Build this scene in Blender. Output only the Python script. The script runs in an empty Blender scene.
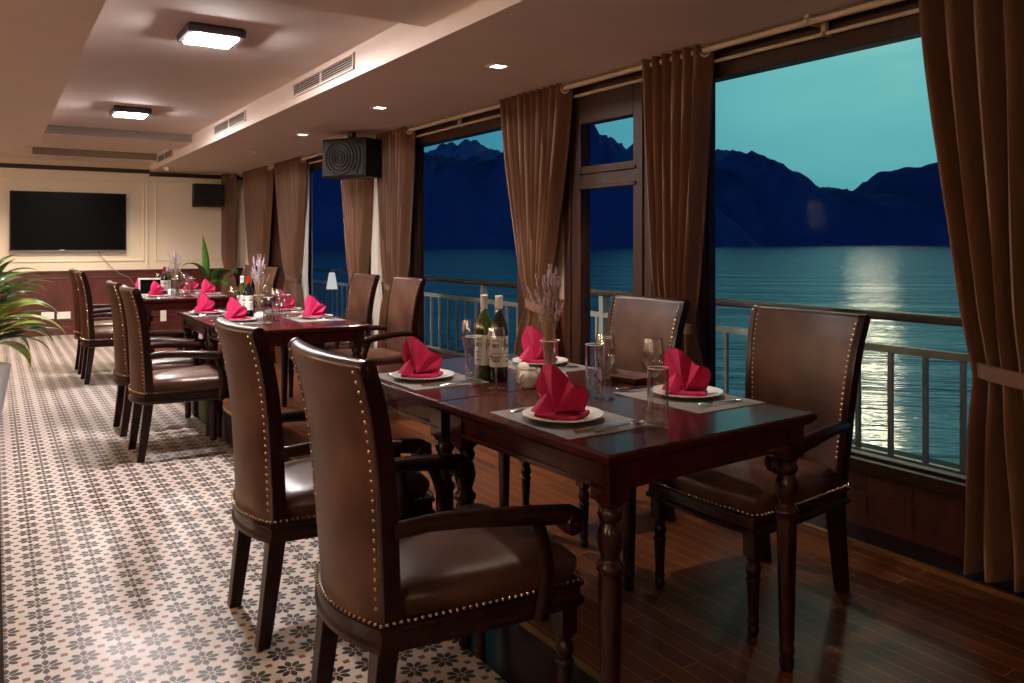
import bpy, math, random
from mathutils import Vector, Matrix, noise
R = math.radians
PI = math.pi
S = bpy.context.scene
COL = S.collection
random.seed(7)

# ------------------------------------------------------------------ camera
CAM_H = 1.324
YAW = 33.0
cd = bpy.data.cameras.new('camera')
cd.lens = 36.0 * 800.0 / 1024.0
cd.sensor_width = 36.0
cd.shift_y = -(341.5 - 243.0) / 1024.0
cd.clip_end = 40000
cam = bpy.data.objects.new('camera', cd)
COL.objects.link(cam)
cam.location = (0, 0, CAM_H)
cam.rotation_euler = (R(90), 0, R(-YAW))
S.camera = cam
SN, CS = math.sin(R(YAW)), math.cos(R(YAW))

# ------------------------------------------------------------------ exposure
S.view_settings.view_transform = 'Standard'
S.view_settings.look = 'None'
S.view_settings.gamma = 1.0
S.view_settings.use_curve_mapping = False
S.view_settings.exposure = 0.0
S.cycles.use_denoising = True
S.cycles.max_bounces = 8
S.cycles.transparent_max_bounces = 24
S.cycles.sample_clamp_indirect = 4.0

# ------------------------------------------------------------------ sky
SUN_AZ = R(57.8)          # from +Y towards +X
SUN_EL = R(19.0)
SUND = Vector((math.sin(SUN_AZ) * math.cos(SUN_EL), math.cos(SUN_AZ) * math.cos(SUN_EL), math.sin(SUN_EL)))
W = bpy.data.worlds.new('dusk_sky')
S.world = W
W.use_nodes = True
nt = W.node_tree
nt.nodes.clear()
wo = nt.nodes.new('ShaderNodeOutputWorld')
bg = nt.nodes.new('ShaderNodeBackground')
tc = nt.nodes.new('ShaderNodeTexCoord')
dp = nt.nodes.new('ShaderNodeVectorMath'); dp.operation = 'DOT_PRODUCT'
dp.inputs[1].default_value = SUND
cn = nt.nodes.new('ShaderNodeTexNoise'); cn.inputs['Scale'].default_value = 5.0; cn.inputs['Detail'].default_value = 4
cmp_ = nt.nodes.new('ShaderNodeMapping'); cmp_.inputs['Scale'].default_value = (1, 1, 3.5)
cm = nt.nodes.new('ShaderNodeMath'); cm.operation = 'MULTIPLY_ADD'; cm.inputs[1].default_value = 0.028
rp = nt.nodes.new('ShaderNodeValToRGB')
els = rp.color_ramp.elements
SKY = [(0.0, (0.030, 0.10, 0.32)), (0.60, (0.026, 0.13, 0.27)), (0.86, (0.045, 0.235, 0.35)),
       (0.955, (0.085, 0.36, 0.42)), (0.985, (0.155, 0.50, 0.50)), (1.0, (0.28, 0.64, 0.58))]
els[0].position, els[0].color = SKY[0][0], SKY[0][1] + (1,)
els[1].position, els[1].color = SKY[-1][0], SKY[-1][1] + (1,)
for p, c in SKY[1:-1]:
    e = els.new(p); e.color = c + (1,)
nt.links.new(tc.outputs['Generated'], dp.inputs[0])
nt.links.new(tc.outputs['Generated'], cmp_.inputs['Vector'])
nt.links.new(cmp_.outputs[0], cn.inputs['Vector'])
nt.links.new(cn.outputs['Fac'], cm.inputs[0])
sub_ = nt.nodes.new('ShaderNodeMath'); sub_.operation = 'SUBTRACT'; sub_.inputs[1].default_value = 0.014
nt.links.new(dp.outputs['Value'], sub_.inputs[0])
nt.links.new(sub_.outputs[0], cm.inputs[2])
nt.links.new(cm.outputs[0], rp.inputs[0])
sepz = nt.nodes.new('ShaderNodeSeparateXYZ')
nt.links.new(tc.outputs['Generated'], sepz.inputs[0])
def w_range(src, a, b, c, d):
    n = nt.nodes.new('ShaderNodeMapRange'); n.interpolation_type = 'SMOOTHSTEP'
    n.inputs[1].default_value, n.inputs[2].default_value, n.inputs[3].default_value, n.inputs[4].default_value = a, b, c, d
    nt.links.new(src, n.inputs[0]); return n.outputs[0]
def w_math(op, a, b):
    n = nt.nodes.new('ShaderNodeMath'); n.operation = op
    for i, v in enumerate((a, b)):
        if isinstance(v, float): n.inputs[i].default_value = v
        else: nt.links.new(v, n.inputs[i])
    return n.outputs[0]
away = w_range(dp.outputs['Value'], .93, .985, .75, 0.0)          # away from the glow the sky darkens soon above the hills
high = w_range(sepz.outputs[2], math.sin(R(9)), math.sin(R(19)), 0.0, 1.0)
zen = w_range(sepz.outputs[2], math.sin(R(21)), math.sin(R(34)), 1.0, .30)
dim = w_math('MULTIPLY', w_math('SUBTRACT', 1.0, w_math('MULTIPLY', away, high)), zen)
vm = nt.nodes.new('ShaderNodeVectorMath'); vm.operation = 'SCALE'
nt.links.new(rp.outputs[0], vm.inputs[0]); nt.links.new(dim, vm.inputs['Scale'])
nt.links.new(vm.outputs[0], bg.inputs[0])
bg.inputs[1].default_value = 1.0
nt.links.new(bg.outputs[0], wo.inputs[0])

sl = bpy.data.lights.new('sun', 'SUN')
sl.energy = 0.09
sl.color = (1.0, 0.86, 0.55)
sl.angle = R(3.0)
sun = bpy.data.objects.new('sun', sl)
COL.objects.link(sun)
sun.rotation_euler = (-SUND).to_track_quat('-Z', 'Y').to_euler()

CEIL_LAMP = 500.0      # emission of the square ceiling lamps
DOWN_W = 72.0 
LEFT_FILL_W = 40.0       # watt of the unseen spots added in the left soffit
FILL_SCONCE = 68.0         # emission of the unseen sconces added on the left wall
TABLE_FILL_W = 110.0
BALCONY_FILL_W = 75.0
END_FILL_W = 270.0          # watt of the hidden spots added before the end wall
#        # watt of each recessed spot

# ------------------------------------------------------------------ materials
def new_mat(name):
    m = bpy.data.materials.new(name)
    m.use_nodes = True
    t = m.node_tree
    b = t.nodes['Principled BSDF']
    return m, t, b

def simple(name, col, rough=0.5, metal=0.0, coat=0.0, spec=0.5, noise_amt=0.0, noise_scale=20.0, bump=0.0, sheen=0.0, stretch=(1, 1, 1)):
    m, t, b = new_mat(name)
    b.inputs['Base Color'].default_value = tuple(col) + (1,)
    b.inputs['Roughness'].default_value = rough
    b.inputs['Metallic'].default_value = metal
    b.inputs['Coat Weight'].default_value = coat
    b.inputs['Coat Roughness'].default_value = 0.08
    b.inputs['Specular IOR Level'].default_value = spec
    if sheen:
        b.inputs['Sheen Weight'].default_value = sheen
    if noise_amt or bump:
        g = t.nodes.new('ShaderNodeTexCoord')
        mp = t.nodes.new('ShaderNodeMapping'); mp.inputs['Scale'].default_value = stretch
        n = t.nodes.new('ShaderNodeTexNoise')
        n.inputs['Scale'].default_value = noise_scale; n.inputs['Detail'].default_value = 5
        t.links.new(g.outputs['Object'], mp.inputs[0]); t.links.new(mp.outputs[0], n.inputs['Vector'])
        if noise_amt:
            r = t.nodes.new('ShaderNodeValToRGB')
            r.color_ramp.elements[0].position = 0.3
            r.color_ramp.elements[1].position = 0.7
            r.color_ramp.elements[0].color = tuple(max(0, c * (1 - noise_amt)) for c in col) + (1,)
            r.color_ramp.elements[1].color = tuple(min(1, c * (1 + noise_amt)) for c in col) + (1,)
            t.links.new(n.outputs['Fac'], r.inputs[0]); t.links.new(r.outputs[0], b.inputs['Base Color'])
        if bump:
            bu = t.nodes.new('ShaderNodeBump'); bu.inputs['Strength'].default_value = bump; bu.inputs['Distance'].default_value = 0.01
            t.links.new(n.outputs['Fac'], bu.inputs['Height']); t.links.new(bu.outputs[0], b.inputs['Normal'])
    return m

def emit(name, col, strength):
    m, t, b = new_mat(name)
    b.inputs['Base Color'].default_value = (0.8, 0.8, 0.8, 1)
    b.inputs['Emission Color'].default_value = tuple(col) + (1,)
    b.inputs['Emission Strength'].default_value = strength
    return m

def clear_glass(name, tint=(1, 1, 1), refl=1.0, ior=1.45, edge=None):
    m = bpy.data.materials.new(name); m.use_nodes = True
    t = m.node_tree; t.nodes.clear()
    o = t.nodes.new('ShaderNodeOutputMaterial')
    tr = t.nodes.new('ShaderNodeBsdfTransparent'); tr.inputs[0].default_value = tuple(tint) + (1,)
    gl = t.nodes.new('ShaderNodeBsdfGlossy'); gl.inputs['Roughness'].default_value = 0.02
    fr = t.nodes.new('ShaderNodeLayerWeight'); fr.inputs['Blend'].default_value = .5
    pw = t.nodes.new('ShaderNodeMath'); pw.operation = 'POWER'; pw.inputs[1].default_value = 1.7
    t.links.new(fr.outputs['Facing'], pw.inputs[0])
    mx = t.nodes.new('ShaderNodeMixShader')
    mu = t.nodes.new('ShaderNodeMath'); mu.operation = 'MULTIPLY_ADD'; mu.inputs[1].default_value = refl; mu.inputs[2].default_value = .06 * refl
    mu.use_clamp = True
    t.links.new(pw.outputs[0], mu.inputs[0]); t.links.new(mu.outputs[0], mx.inputs[0])
    t.links.new(tr.outputs[0], mx.inputs[1]); t.links.new(gl.outputs[0], mx.inputs[2])
    t.links.new(mx.outputs[0], o.inputs[0])
    return m

M = {}
M['plaster'] = simple('ceiling_plaster', (0.82, 0.71, 0.66), 0.8, noise_amt=0.03, noise_scale=3)
M['cream'] = simple('cream_wall_paint', (0.78, 0.67, 0.53), 0.6)
M['wood'] = simple('dark_mahogany', (0.017, 0.0045, 0.0034), 0.28, coat=0.05, spec=.22, noise_amt=0.45, noise_scale=9, stretch=(3, 3, 0.5))
M['table'] = simple('polished_red_mahogany', (0.045, 0.0075, 0.0075), 0.22, coat=0.17, spec=.1, noise_amt=0.35, noise_scale=7, stretch=(6, .8, 1))
M['table'].node_tree.nodes['Principled BSDF'].inputs['Coat Roughness'].default_value = 0.03
M['leg_wood'] = simple('dark_red_leg_wood', (0.026, 0.0055, 0.0045), 0.25, coat=0.15, spec=.25, noise_amt=0.4, noise_scale=9, stretch=(3, 3, 0.5))
M['panel'] = simple('red_brown_wood_panel', (0.075, 0.014, 0.009), 0.4, coat=0.15, noise_amt=0.35, noise_scale=6, stretch=(1, 5, .7))
M['frame'] = simple('window_frame_wood', (0.030, 0.0105, 0.006), 0.45, spec=.25, noise_amt=0.4, noise_scale=8, stretch=(4, 4, .6))
M['black_stone'] = simple('black_granite', (0.008, 0.008, 0.009), 0.12, noise_amt=0.3, noise_scale=40)
M['brass'] = simple('brass', (0.62, 0.42, 0.16), 0.3, metal=1.0)
M['nail'] = simple('antique_brass_nails', (0.85, 0.72, 0.48), 0.25, metal=1.0)
M['curtain'] = simple('brown_satin_curtain', (0.135, 0.058, 0.027), 0.6, sheen=0.08, noise_amt=0.12, noise_scale=60, stretch=(1, 1, .1))
M['sheer'] = simple('white_sheer_fabric', (0.60, 0.57, 0.52), 0.8)
M['rod'] = simple('cream_metal_rod', (0.55, 0.44, 0.34), 0.35)
M['napkin'] = simple('crimson_linen', (0.43, 0.0015, 0.068), 0.85, noise_amt=0.08, noise_scale=80)
M['china'] = simple('white_porcelain', (0.80, 0.78, 0.75), 0.12, coat=0.4)
M['steel'] = simple('cutlery_steel', (0.72, 0.70, 0.68), 0.14, metal=1.0)
M['mat'] = simple('grey_woven_placemat', (0.165, 0.150, 0.145), 0.7, noise_amt=0.25, noise_scale=140, stretch=(1, .15, 1))
M['glass'] = clear_glass('drinking_glass', (0.97, 0.97, 0.97), 1.0, 1.5)
M['pane'] = clear_glass('window_glass', (0.95, 0.97, 0.97), 0.002, 1.45)
M['water_in'] = clear_glass('water_in_glass', (0.92, 0.94, 0.94), 1.0, 1.33)
M['green_glass'] = simple('green_bottle_glass', (0.035, 0.050, 0.006), 0.06, coat=1.0)
M['dark_glass'] = simple('dark_bottle_glass', (0.006, 0.004, 0.005), 0.06, coat=1.0)
def label_mat():
    m, t, b = new_mat('printed_wine_label')
    g = t.nodes.new('ShaderNodeTexCoord'); sp_ = t.nodes.new('ShaderNodeSeparateXYZ'); t.links.new(g.outputs['Object'], sp_.inputs[0])
    r = t.nodes.new('ShaderNodeValToRGB'); r.color_ramp.interpolation = 'CONSTANT'
    mr = t.nodes.new('ShaderNodeMapRange'); mr.inputs[1].default_value = .055; mr.inputs[2].default_value = .165
    t.links.new(sp_.outputs[2], mr.inputs[0]); t.links.new(mr.outputs[0], r.inputs[0])
    P_, K_ = (.72, .70, .64, 1), (.16, .13, .13, 1)
    e = r.color_ramp.elements
    e[0].position = 0; e[0].color = P_; e[1].position = .16; e[1].color = K_
    for p_, c_ in ((.20, P_), (.30, K_), (.33, P_), (.42, K_), (.45, P_), (.62, K_), (.74, P_), (.84, K_), (.87, P_)):
        x = e.new(p_); x.color = c_
    an = t.nodes.new('ShaderNodeMath'); an.operation = 'ARCTAN2'
    t.links.new(sp_.outputs[1], an.inputs[0]); t.links.new(sp_.outputs[0], an.inputs[1])
    md = t.nodes.new('ShaderNodeMath'); md.operation = 'PINGPONG'; md.inputs[1].default_value = PI / 4
    t.links.new(an.outputs[0], md.inputs[0])
    lt = t.nodes.new('ShaderNodeMath'); lt.operation = 'LESS_THAN'; lt.inputs[1].default_value = .42
    t.links.new(md.outputs[0], lt.inputs[0])
    x = t.nodes.new('ShaderNodeMix'); x.data_type = 'RGBA'; x.inputs[6].default_value = P_
    t.links.new(lt.outputs[0], x.inputs[0]); t.links.new(r.outputs[0], x.inputs[7]); t.links.new(x.outputs[2], b.inputs['Base Color'])
    b.inputs['Roughness'].default_value = .6
    return m
M['label'] = label_mat()
M['label_ink'] = simple('wine_label_ink', (0.10, 0.08, 0.08), 0.6)
M['cap_white'] = simple('pale_capsule', (0.70, 0.66, 0.66), 0.4)
M['cap_red'] = simple('red_capsule', (0.50, 0.02, 0.03), 0.4)
M['cap_black'] = simple('black_capsule', (0.015, 0.014, 0.018), 0.35)
M['straw'] = simple('dried_stems', (0.36, 0.27, 0.16), 0.8)
M['lavender'] = simple('dried_lavender_heads', (0.44, 0.35, 0.42), 0.85, noise_amt=0.4, noise_scale=60)
M['black_plastic'] = simple('black_plastic', (0.015, 0.013, 0.012), 0.45, spec=.25)
M['speaker_face'] = simple('speaker_grille', (0.011, 0.009, 0.008), 0.55, spec=.2, bump=0.3, noise_scale=300)
M['screen'] = simple('tv_screen', (0.003, 0.003, 0.003), 0.3, spec=.05)
M['white_plastic'] = simple('white_plastic', (0.75, 0.72, 0.68), 0.4)
M['grey_metal'] = simple('grey_metal', (0.30, 0.30, 0.31), 0.35, metal=0.8)
M['lamp_body'] = simple('dark_lamp_housing', (0.05, 0.045, 0.05), 0.5)
M['lamp_emit'] = emit('lamp_diffuser', (1.0, 0.91, 0.88), CEIL_LAMP)
M['spot_emit'] = emit('spot_diffuser', (1.0, 0.92, 0.82), 7.0)
M['slat_dark'] = simple('vent_shadow_gap', (0.012, 0.011, 0.010), 0.7)
M['rail_paint'] = simple('cream_railing_paint', (0.46, 0.47, 0.42), 0.4)
M['rail_wood'] = simple('weathered_handrail_wood', (0.065, 0.046, 0.032), 0.45, noise_amt=0.5, noise_scale=6, stretch=(6, .6, 6))
M['deck'] = simple('grey_deck', (0.035, 0.03, 0.027), 0.7)
M['leaf_edge'] = simple('leaf_green', (0.05, 0.16, 0.025), 0.3, coat=0.25, noise_amt=0.5, noise_scale=9)
M['leaf_pale'] = simple('leaf_yellow_green', (0.26, 0.36, 0.05), 0.35, coat=0.2, noise_amt=0.4, noise_scale=9)
M['leaf_dark'] = simple('leaf_deep_green', (0.022, 0.085, 0.02), 0.3, coat=0.25, noise_amt=0.4, noise_scale=9)
M['pot'] = simple('pale_grey_ceramic', (0.50, 0.49, 0.50), 0.3, coat=0.2)
M['soil'] = simple('potting_soil', (0.03, 0.02, 0.014), 0.9)
M['boat'] = simple('dark_boat_hull', (0.02, 0.022, 0.03), 0.6)

def leather():
    m, t, b = new_mat('aged_brown_leather')
    g = t.nodes.new('ShaderNodeTexCoord')
    n = t.nodes.new('ShaderNodeTexNoise'); n.inputs['Scale'].default_value = 7; n.inputs['Detail'].default_value = 6
    r = t.nodes.new('ShaderNodeValToRGB')
    r.color_ramp.elements[0].position = .32; r.color_ramp.elements[0].color = (0.038, 0.0135, 0.009, 1)
    r.color_ramp.elements[1].position = .72; r.color_ramp.elements[1].color = (0.100, 0.042, 0.025, 1)
    n2 = t.nodes.new('ShaderNodeTexNoise'); n2.inputs['Scale'].default_value = 260; n2.inputs['Detail'].default_value = 2
    bu = t.nodes.new('ShaderNodeBump'); bu.inputs['Strength'].default_value = .12; bu.inputs['Distance'].default_value = .004
    t.links.new(g.outputs['Object'], n.inputs['Vector']); t.links.new(g.outputs['Object'], n2.inputs['Vector'])
    t.links.new(n.outputs['Fac'], r.inputs[0]); t.links.new(r.outputs[0], b.inputs['Base Color'])
    t.links.new(n2.outputs['Fac'], bu.inputs['Height']); t.links.new(bu.outputs[0], b.inputs['Normal'])
    b.inputs['Roughness'].default_value = .34
    b.inputs['Specular IOR Level'].default_value = .3
    return m
M['leather'] = leather()

def tile_floor():
    m, t, b = new_mat('star_flower_cement_tiles')
    L = t.links
    def mth(op, a, c=None, d=None):
        n = t.nodes.new('ShaderNodeMath'); n.operation = op
        for i, v in enumerate((a, c, d)):
            if v is None: continue
            if isinstance(v, (int, float)): n.inputs[i].default_value = v
            else: L.new(v, n.inputs[i])
        return n.outputs[0]
    g = t.nodes.new('ShaderNodeNewGeometry')
    sp = t.nodes.new('ShaderNodeSeparateXYZ'); L.new(g.outputs['Position'], sp.inputs[0])
    P = 0.1065
    u = mth('SUBTRACT', mth('FRACT', mth('ADD', mth('DIVIDE', mth('SUBTRACT', sp.outputs[0], 0.566), P), 40.5)), .5)
    v = mth('SUBTRACT', mth('FRACT', mth('ADD', mth('DIVIDE', mth('SUBTRACT', sp.outputs[1], 2.675), P), 40.5)), .5)
    r = mth('SQRT', mth('ADD', mth('MULTIPLY', u, u), mth('MULTIPLY', v, v)))
    a = mth('ARCTAN2', v, u)
    a8 = mth('MULTIPLY', a, 8 / (2 * PI))
    dth = mth('MULTIPLY', mth('ABSOLUTE', mth('SUBTRACT', mth('FRACT', mth('ADD', a8, 16.5)), .5)), 2 * PI / 8)
    al = mth('MULTIPLY', r, mth('COSINE', dth))
    ac = mth('MULTIPLY', r, mth('SINE', dth))
    rh = mth('ADD', mth('POWER', mth('DIVIDE', mth('ABSOLUTE', mth('SUBTRACT', al, .275)), .160), 2.0), mth('POWER', mth('DIVIDE', ac, .094), 2.0))
    gap = mth('LESS_THAN', ac, mth('SUBTRACT', mth('MULTIPLY', al, .414), .014))
    petal = mth('MULTIPLY', mth('LESS_THAN', rh, 1.0), gap)
    du = mth('ABSOLUTE', mth('SUBTRACT', mth('ABSOLUTE', u), .5))
    dv = mth('ABSOLUTE', mth('SUBTRACT', mth('ABSOLUTE', v), .5))
    sq = mth('LESS_THAN', mth('MAXIMUM', du, dv), .098)
    dot = mth('LESS_THAN', r, .085)
    brown = mth('MAXIMUM', sq, dot)
    line = mth('MAXIMUM', mth('LESS_THAN', mth('ABSOLUTE', u), .016), mth('MULTIPLY', mth('LESS_THAN', mth('ABSOLUTE', v), .01), .5))
    n = t.nodes.new('ShaderNodeTexNoise'); n.inputs['Scale'].default_value = 2.2; n.inputs['Detail'].default_value = 5
    L.new(g.outputs['Position'], n.inputs['Vector'])
    def mix(f, A, B):
        x = t.nodes.new('ShaderNodeMix'); x.data_type = 'RGBA'
        if isinstance(f, (int, float)): x.inputs[0].default_value = f
        else: L.new(f, x.inputs[0])
        for i, c in ((6, A), (7, B)):
            if isinstance(c, tuple): x.inputs[i].default_value = c + (1,)
            else: L.new(c, x.inputs[i])
        return x.outputs[2]
    base = mix(n.outputs['Fac'], (0.43, 0.375, 0.34), (0.56, 0.495, 0.455))
    c = mix(mth('MULTIPLY', line, .75), base, (0.09, 0.075, 0.07))
    c = mix(brown, c, (0.15, 0.055, 0.04))
    c = mix(petal, c, (0.018, 0.016, 0.017))
    L.new(c, b.inputs['Base Color'])
    b.inputs['Specular IOR Level'].default_value = .28
    n2 = t.nodes.new('ShaderNodeTexNoise'); n2.inputs['Scale'].default_value = 1.3; n2.inputs['Detail'].default_value = 3
    L.new(g.outputs['Position'], n2.inputs['Vector'])
    mr = t.nodes.new('ShaderNodeMapRange'); mr.inputs[1].default_value = .35; mr.inputs[2].default_value = .65
    mr.inputs[3].default_value = .30; mr.inputs[4].default_value = .45
    L.new(n2.outputs['Fac'], mr.inputs[0]); L.new(mr.outputs[0], b.inputs['Roughness'])
    return m
M['tiles'] = tile_floor()

def board_floor():
    m, t, b = new_mat('red_brown_floor_boards')
    L = t.links
    g = t.nodes.new('ShaderNodeNewGeometry')
    mp = t.nodes.new('ShaderNodeMapping'); mp.inputs['Rotation'].default_value = (0, 0, R(90))
    L.new(g.outputs['Position'], mp.inputs[0])
    br = t.nodes.new('ShaderNodeTexBrick')
    br.inputs['Scale'].default_value = 1.0
    br.inputs['Brick Width'].default_value = 0.9
    br.inputs['Row Height'].default_value = 0.072
    br.inputs['Mortar Size'].default_value = 0.0018
    br.inputs['Color1'].default_value = (0.135, 0.042, 0.0145, 1)
    br.inputs['Color2'].default_value = (0.075, 0.0215, 0.008, 1)
    br.inputs['Mortar'].default_value = (0.30, 0.14, 0.065, 1)
    br.offset = 0.37
    L.new(mp.outputs[0], br.inputs['Vector'])
    mp2 = t.nodes.new('ShaderNodeMapping'); mp2.inputs['Scale'].default_value = (30, 2.0, 1)
    L.new(g.outputs['Position'], mp2.inputs[0])
    n = t.nodes.new('ShaderNodeTexNoise'); n.inputs['Scale'].default_value = 1.6; n.inputs['Detail'].default_value = 6
    L.new(mp2.outputs[0], n.inputs['Vector'])
    x = t.nodes.new('ShaderNodeMix'); x.data_type = 'RGBA'; x.blend_type = 'MULTIPLY'; x.inputs[0].default_value = .6
    rr = t.nodes.new('ShaderNodeValToRGB'); rr.color_ramp.elements[0].color = (.45, .45, .45, 1); rr.color_ramp.elements[1].color = (1.3, 1.3, 1.3, 1)
    L.new(n.outputs['Fac'], rr.inputs[0])
    L.new(br.outputs['Color'], x.inputs[6]); L.new(rr.outputs[0], x.inputs[7])
    L.new(x.outputs[2], b.inputs['Base Color'])
    b.inputs['Roughness'].default_value = .34; b.inputs['Specular IOR Level'].default_value = .1
    return m
M['boards'] = board_floor()

def sea_mat():
    m, t, b = new_mat('dusk_sea_water')
    L = t.links
    b.inputs['Base Color'].default_value = (0.012, 0.095, 0.27, 1)
    b.inputs['Roughness'].default_value = .10
    b.inputs['IOR'].default_value = 1.33
    g = t.nodes.new('ShaderNodeNewGeometry')
    mp = t.nodes.new('ShaderNodeMapping'); mp.inputs['Rotation'].default_value = (0, 0, R(33)); mp.inputs['Scale'].default_value = (1.0, 2.6, 1)
    mp.inputs['Rotation'].default_value = (0, 0, R(46)); mp.inputs['Scale'].default_value = (1, 1, 1)
    L.new(g.outputs['Position'], mp.inputs[0])
    mps = t.nodes.new('ShaderNodeMapping'); mps.inputs['Scale'].default_value = (.30, 1.9, 1)
    L.new(mp.outputs[0], mps.inputs[0]); mp = mps
    n = t.nodes.new('ShaderNodeTexNoise'); n.inputs['Scale'].default_value = 1.5; n.inputs['Detail'].default_value = 4
    n2 = t.nodes.new('ShaderNodeTexNoise'); n2.inputs['Scale'].default_value = 0.09; n2.inputs['Detail'].default_value = 3
    L.new(mp.outputs[0], n.inputs['Vector']); L.new(mp.outputs[0], n2.inputs['Vector'])
    ad = t.nodes.new('ShaderNodeMath'); ad.operation = 'MULTIPLY_ADD'; ad.inputs[1].default_value = 5.0
    L.new(n2.outputs['Fac'], ad.inputs[0]); L.new(n.outputs['Fac'], ad.inputs[2])
    bu = t.nodes.new('ShaderNodeBump'); bu.inputs['Strength'].default_value = .5; bu.inputs['Distance'].default_value = .13
    L.new(ad.outputs[0], bu.inputs['Height']); L.new(bu.outputs[0], b.inputs['Normal'])
    return m
M['sea'] = sea_mat()

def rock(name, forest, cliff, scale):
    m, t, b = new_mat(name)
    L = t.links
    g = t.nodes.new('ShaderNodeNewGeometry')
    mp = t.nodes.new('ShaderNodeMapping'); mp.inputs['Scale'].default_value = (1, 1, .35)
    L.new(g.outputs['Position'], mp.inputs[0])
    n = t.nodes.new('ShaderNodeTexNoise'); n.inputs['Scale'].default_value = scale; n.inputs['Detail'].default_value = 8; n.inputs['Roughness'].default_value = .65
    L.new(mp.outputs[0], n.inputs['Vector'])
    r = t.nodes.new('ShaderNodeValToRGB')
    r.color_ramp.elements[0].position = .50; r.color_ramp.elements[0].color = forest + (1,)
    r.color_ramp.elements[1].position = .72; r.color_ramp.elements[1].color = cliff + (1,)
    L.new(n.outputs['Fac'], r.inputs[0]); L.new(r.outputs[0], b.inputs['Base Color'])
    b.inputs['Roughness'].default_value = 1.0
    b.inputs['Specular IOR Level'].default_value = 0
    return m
M['island'] = rock('blue_grey_forested_limestone', (0.14, 0.27, 0.56), (0.28, 0.42, 0.70), .012)  # distance haze mixed into the forest and rock colours
M['island_far'] = rock('pale_blue_limestone', (0.34, 0.55, 0.78), (0.40, 0.60, 0.82), .006)  # farthest chain: paler haze put into the base colour

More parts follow.
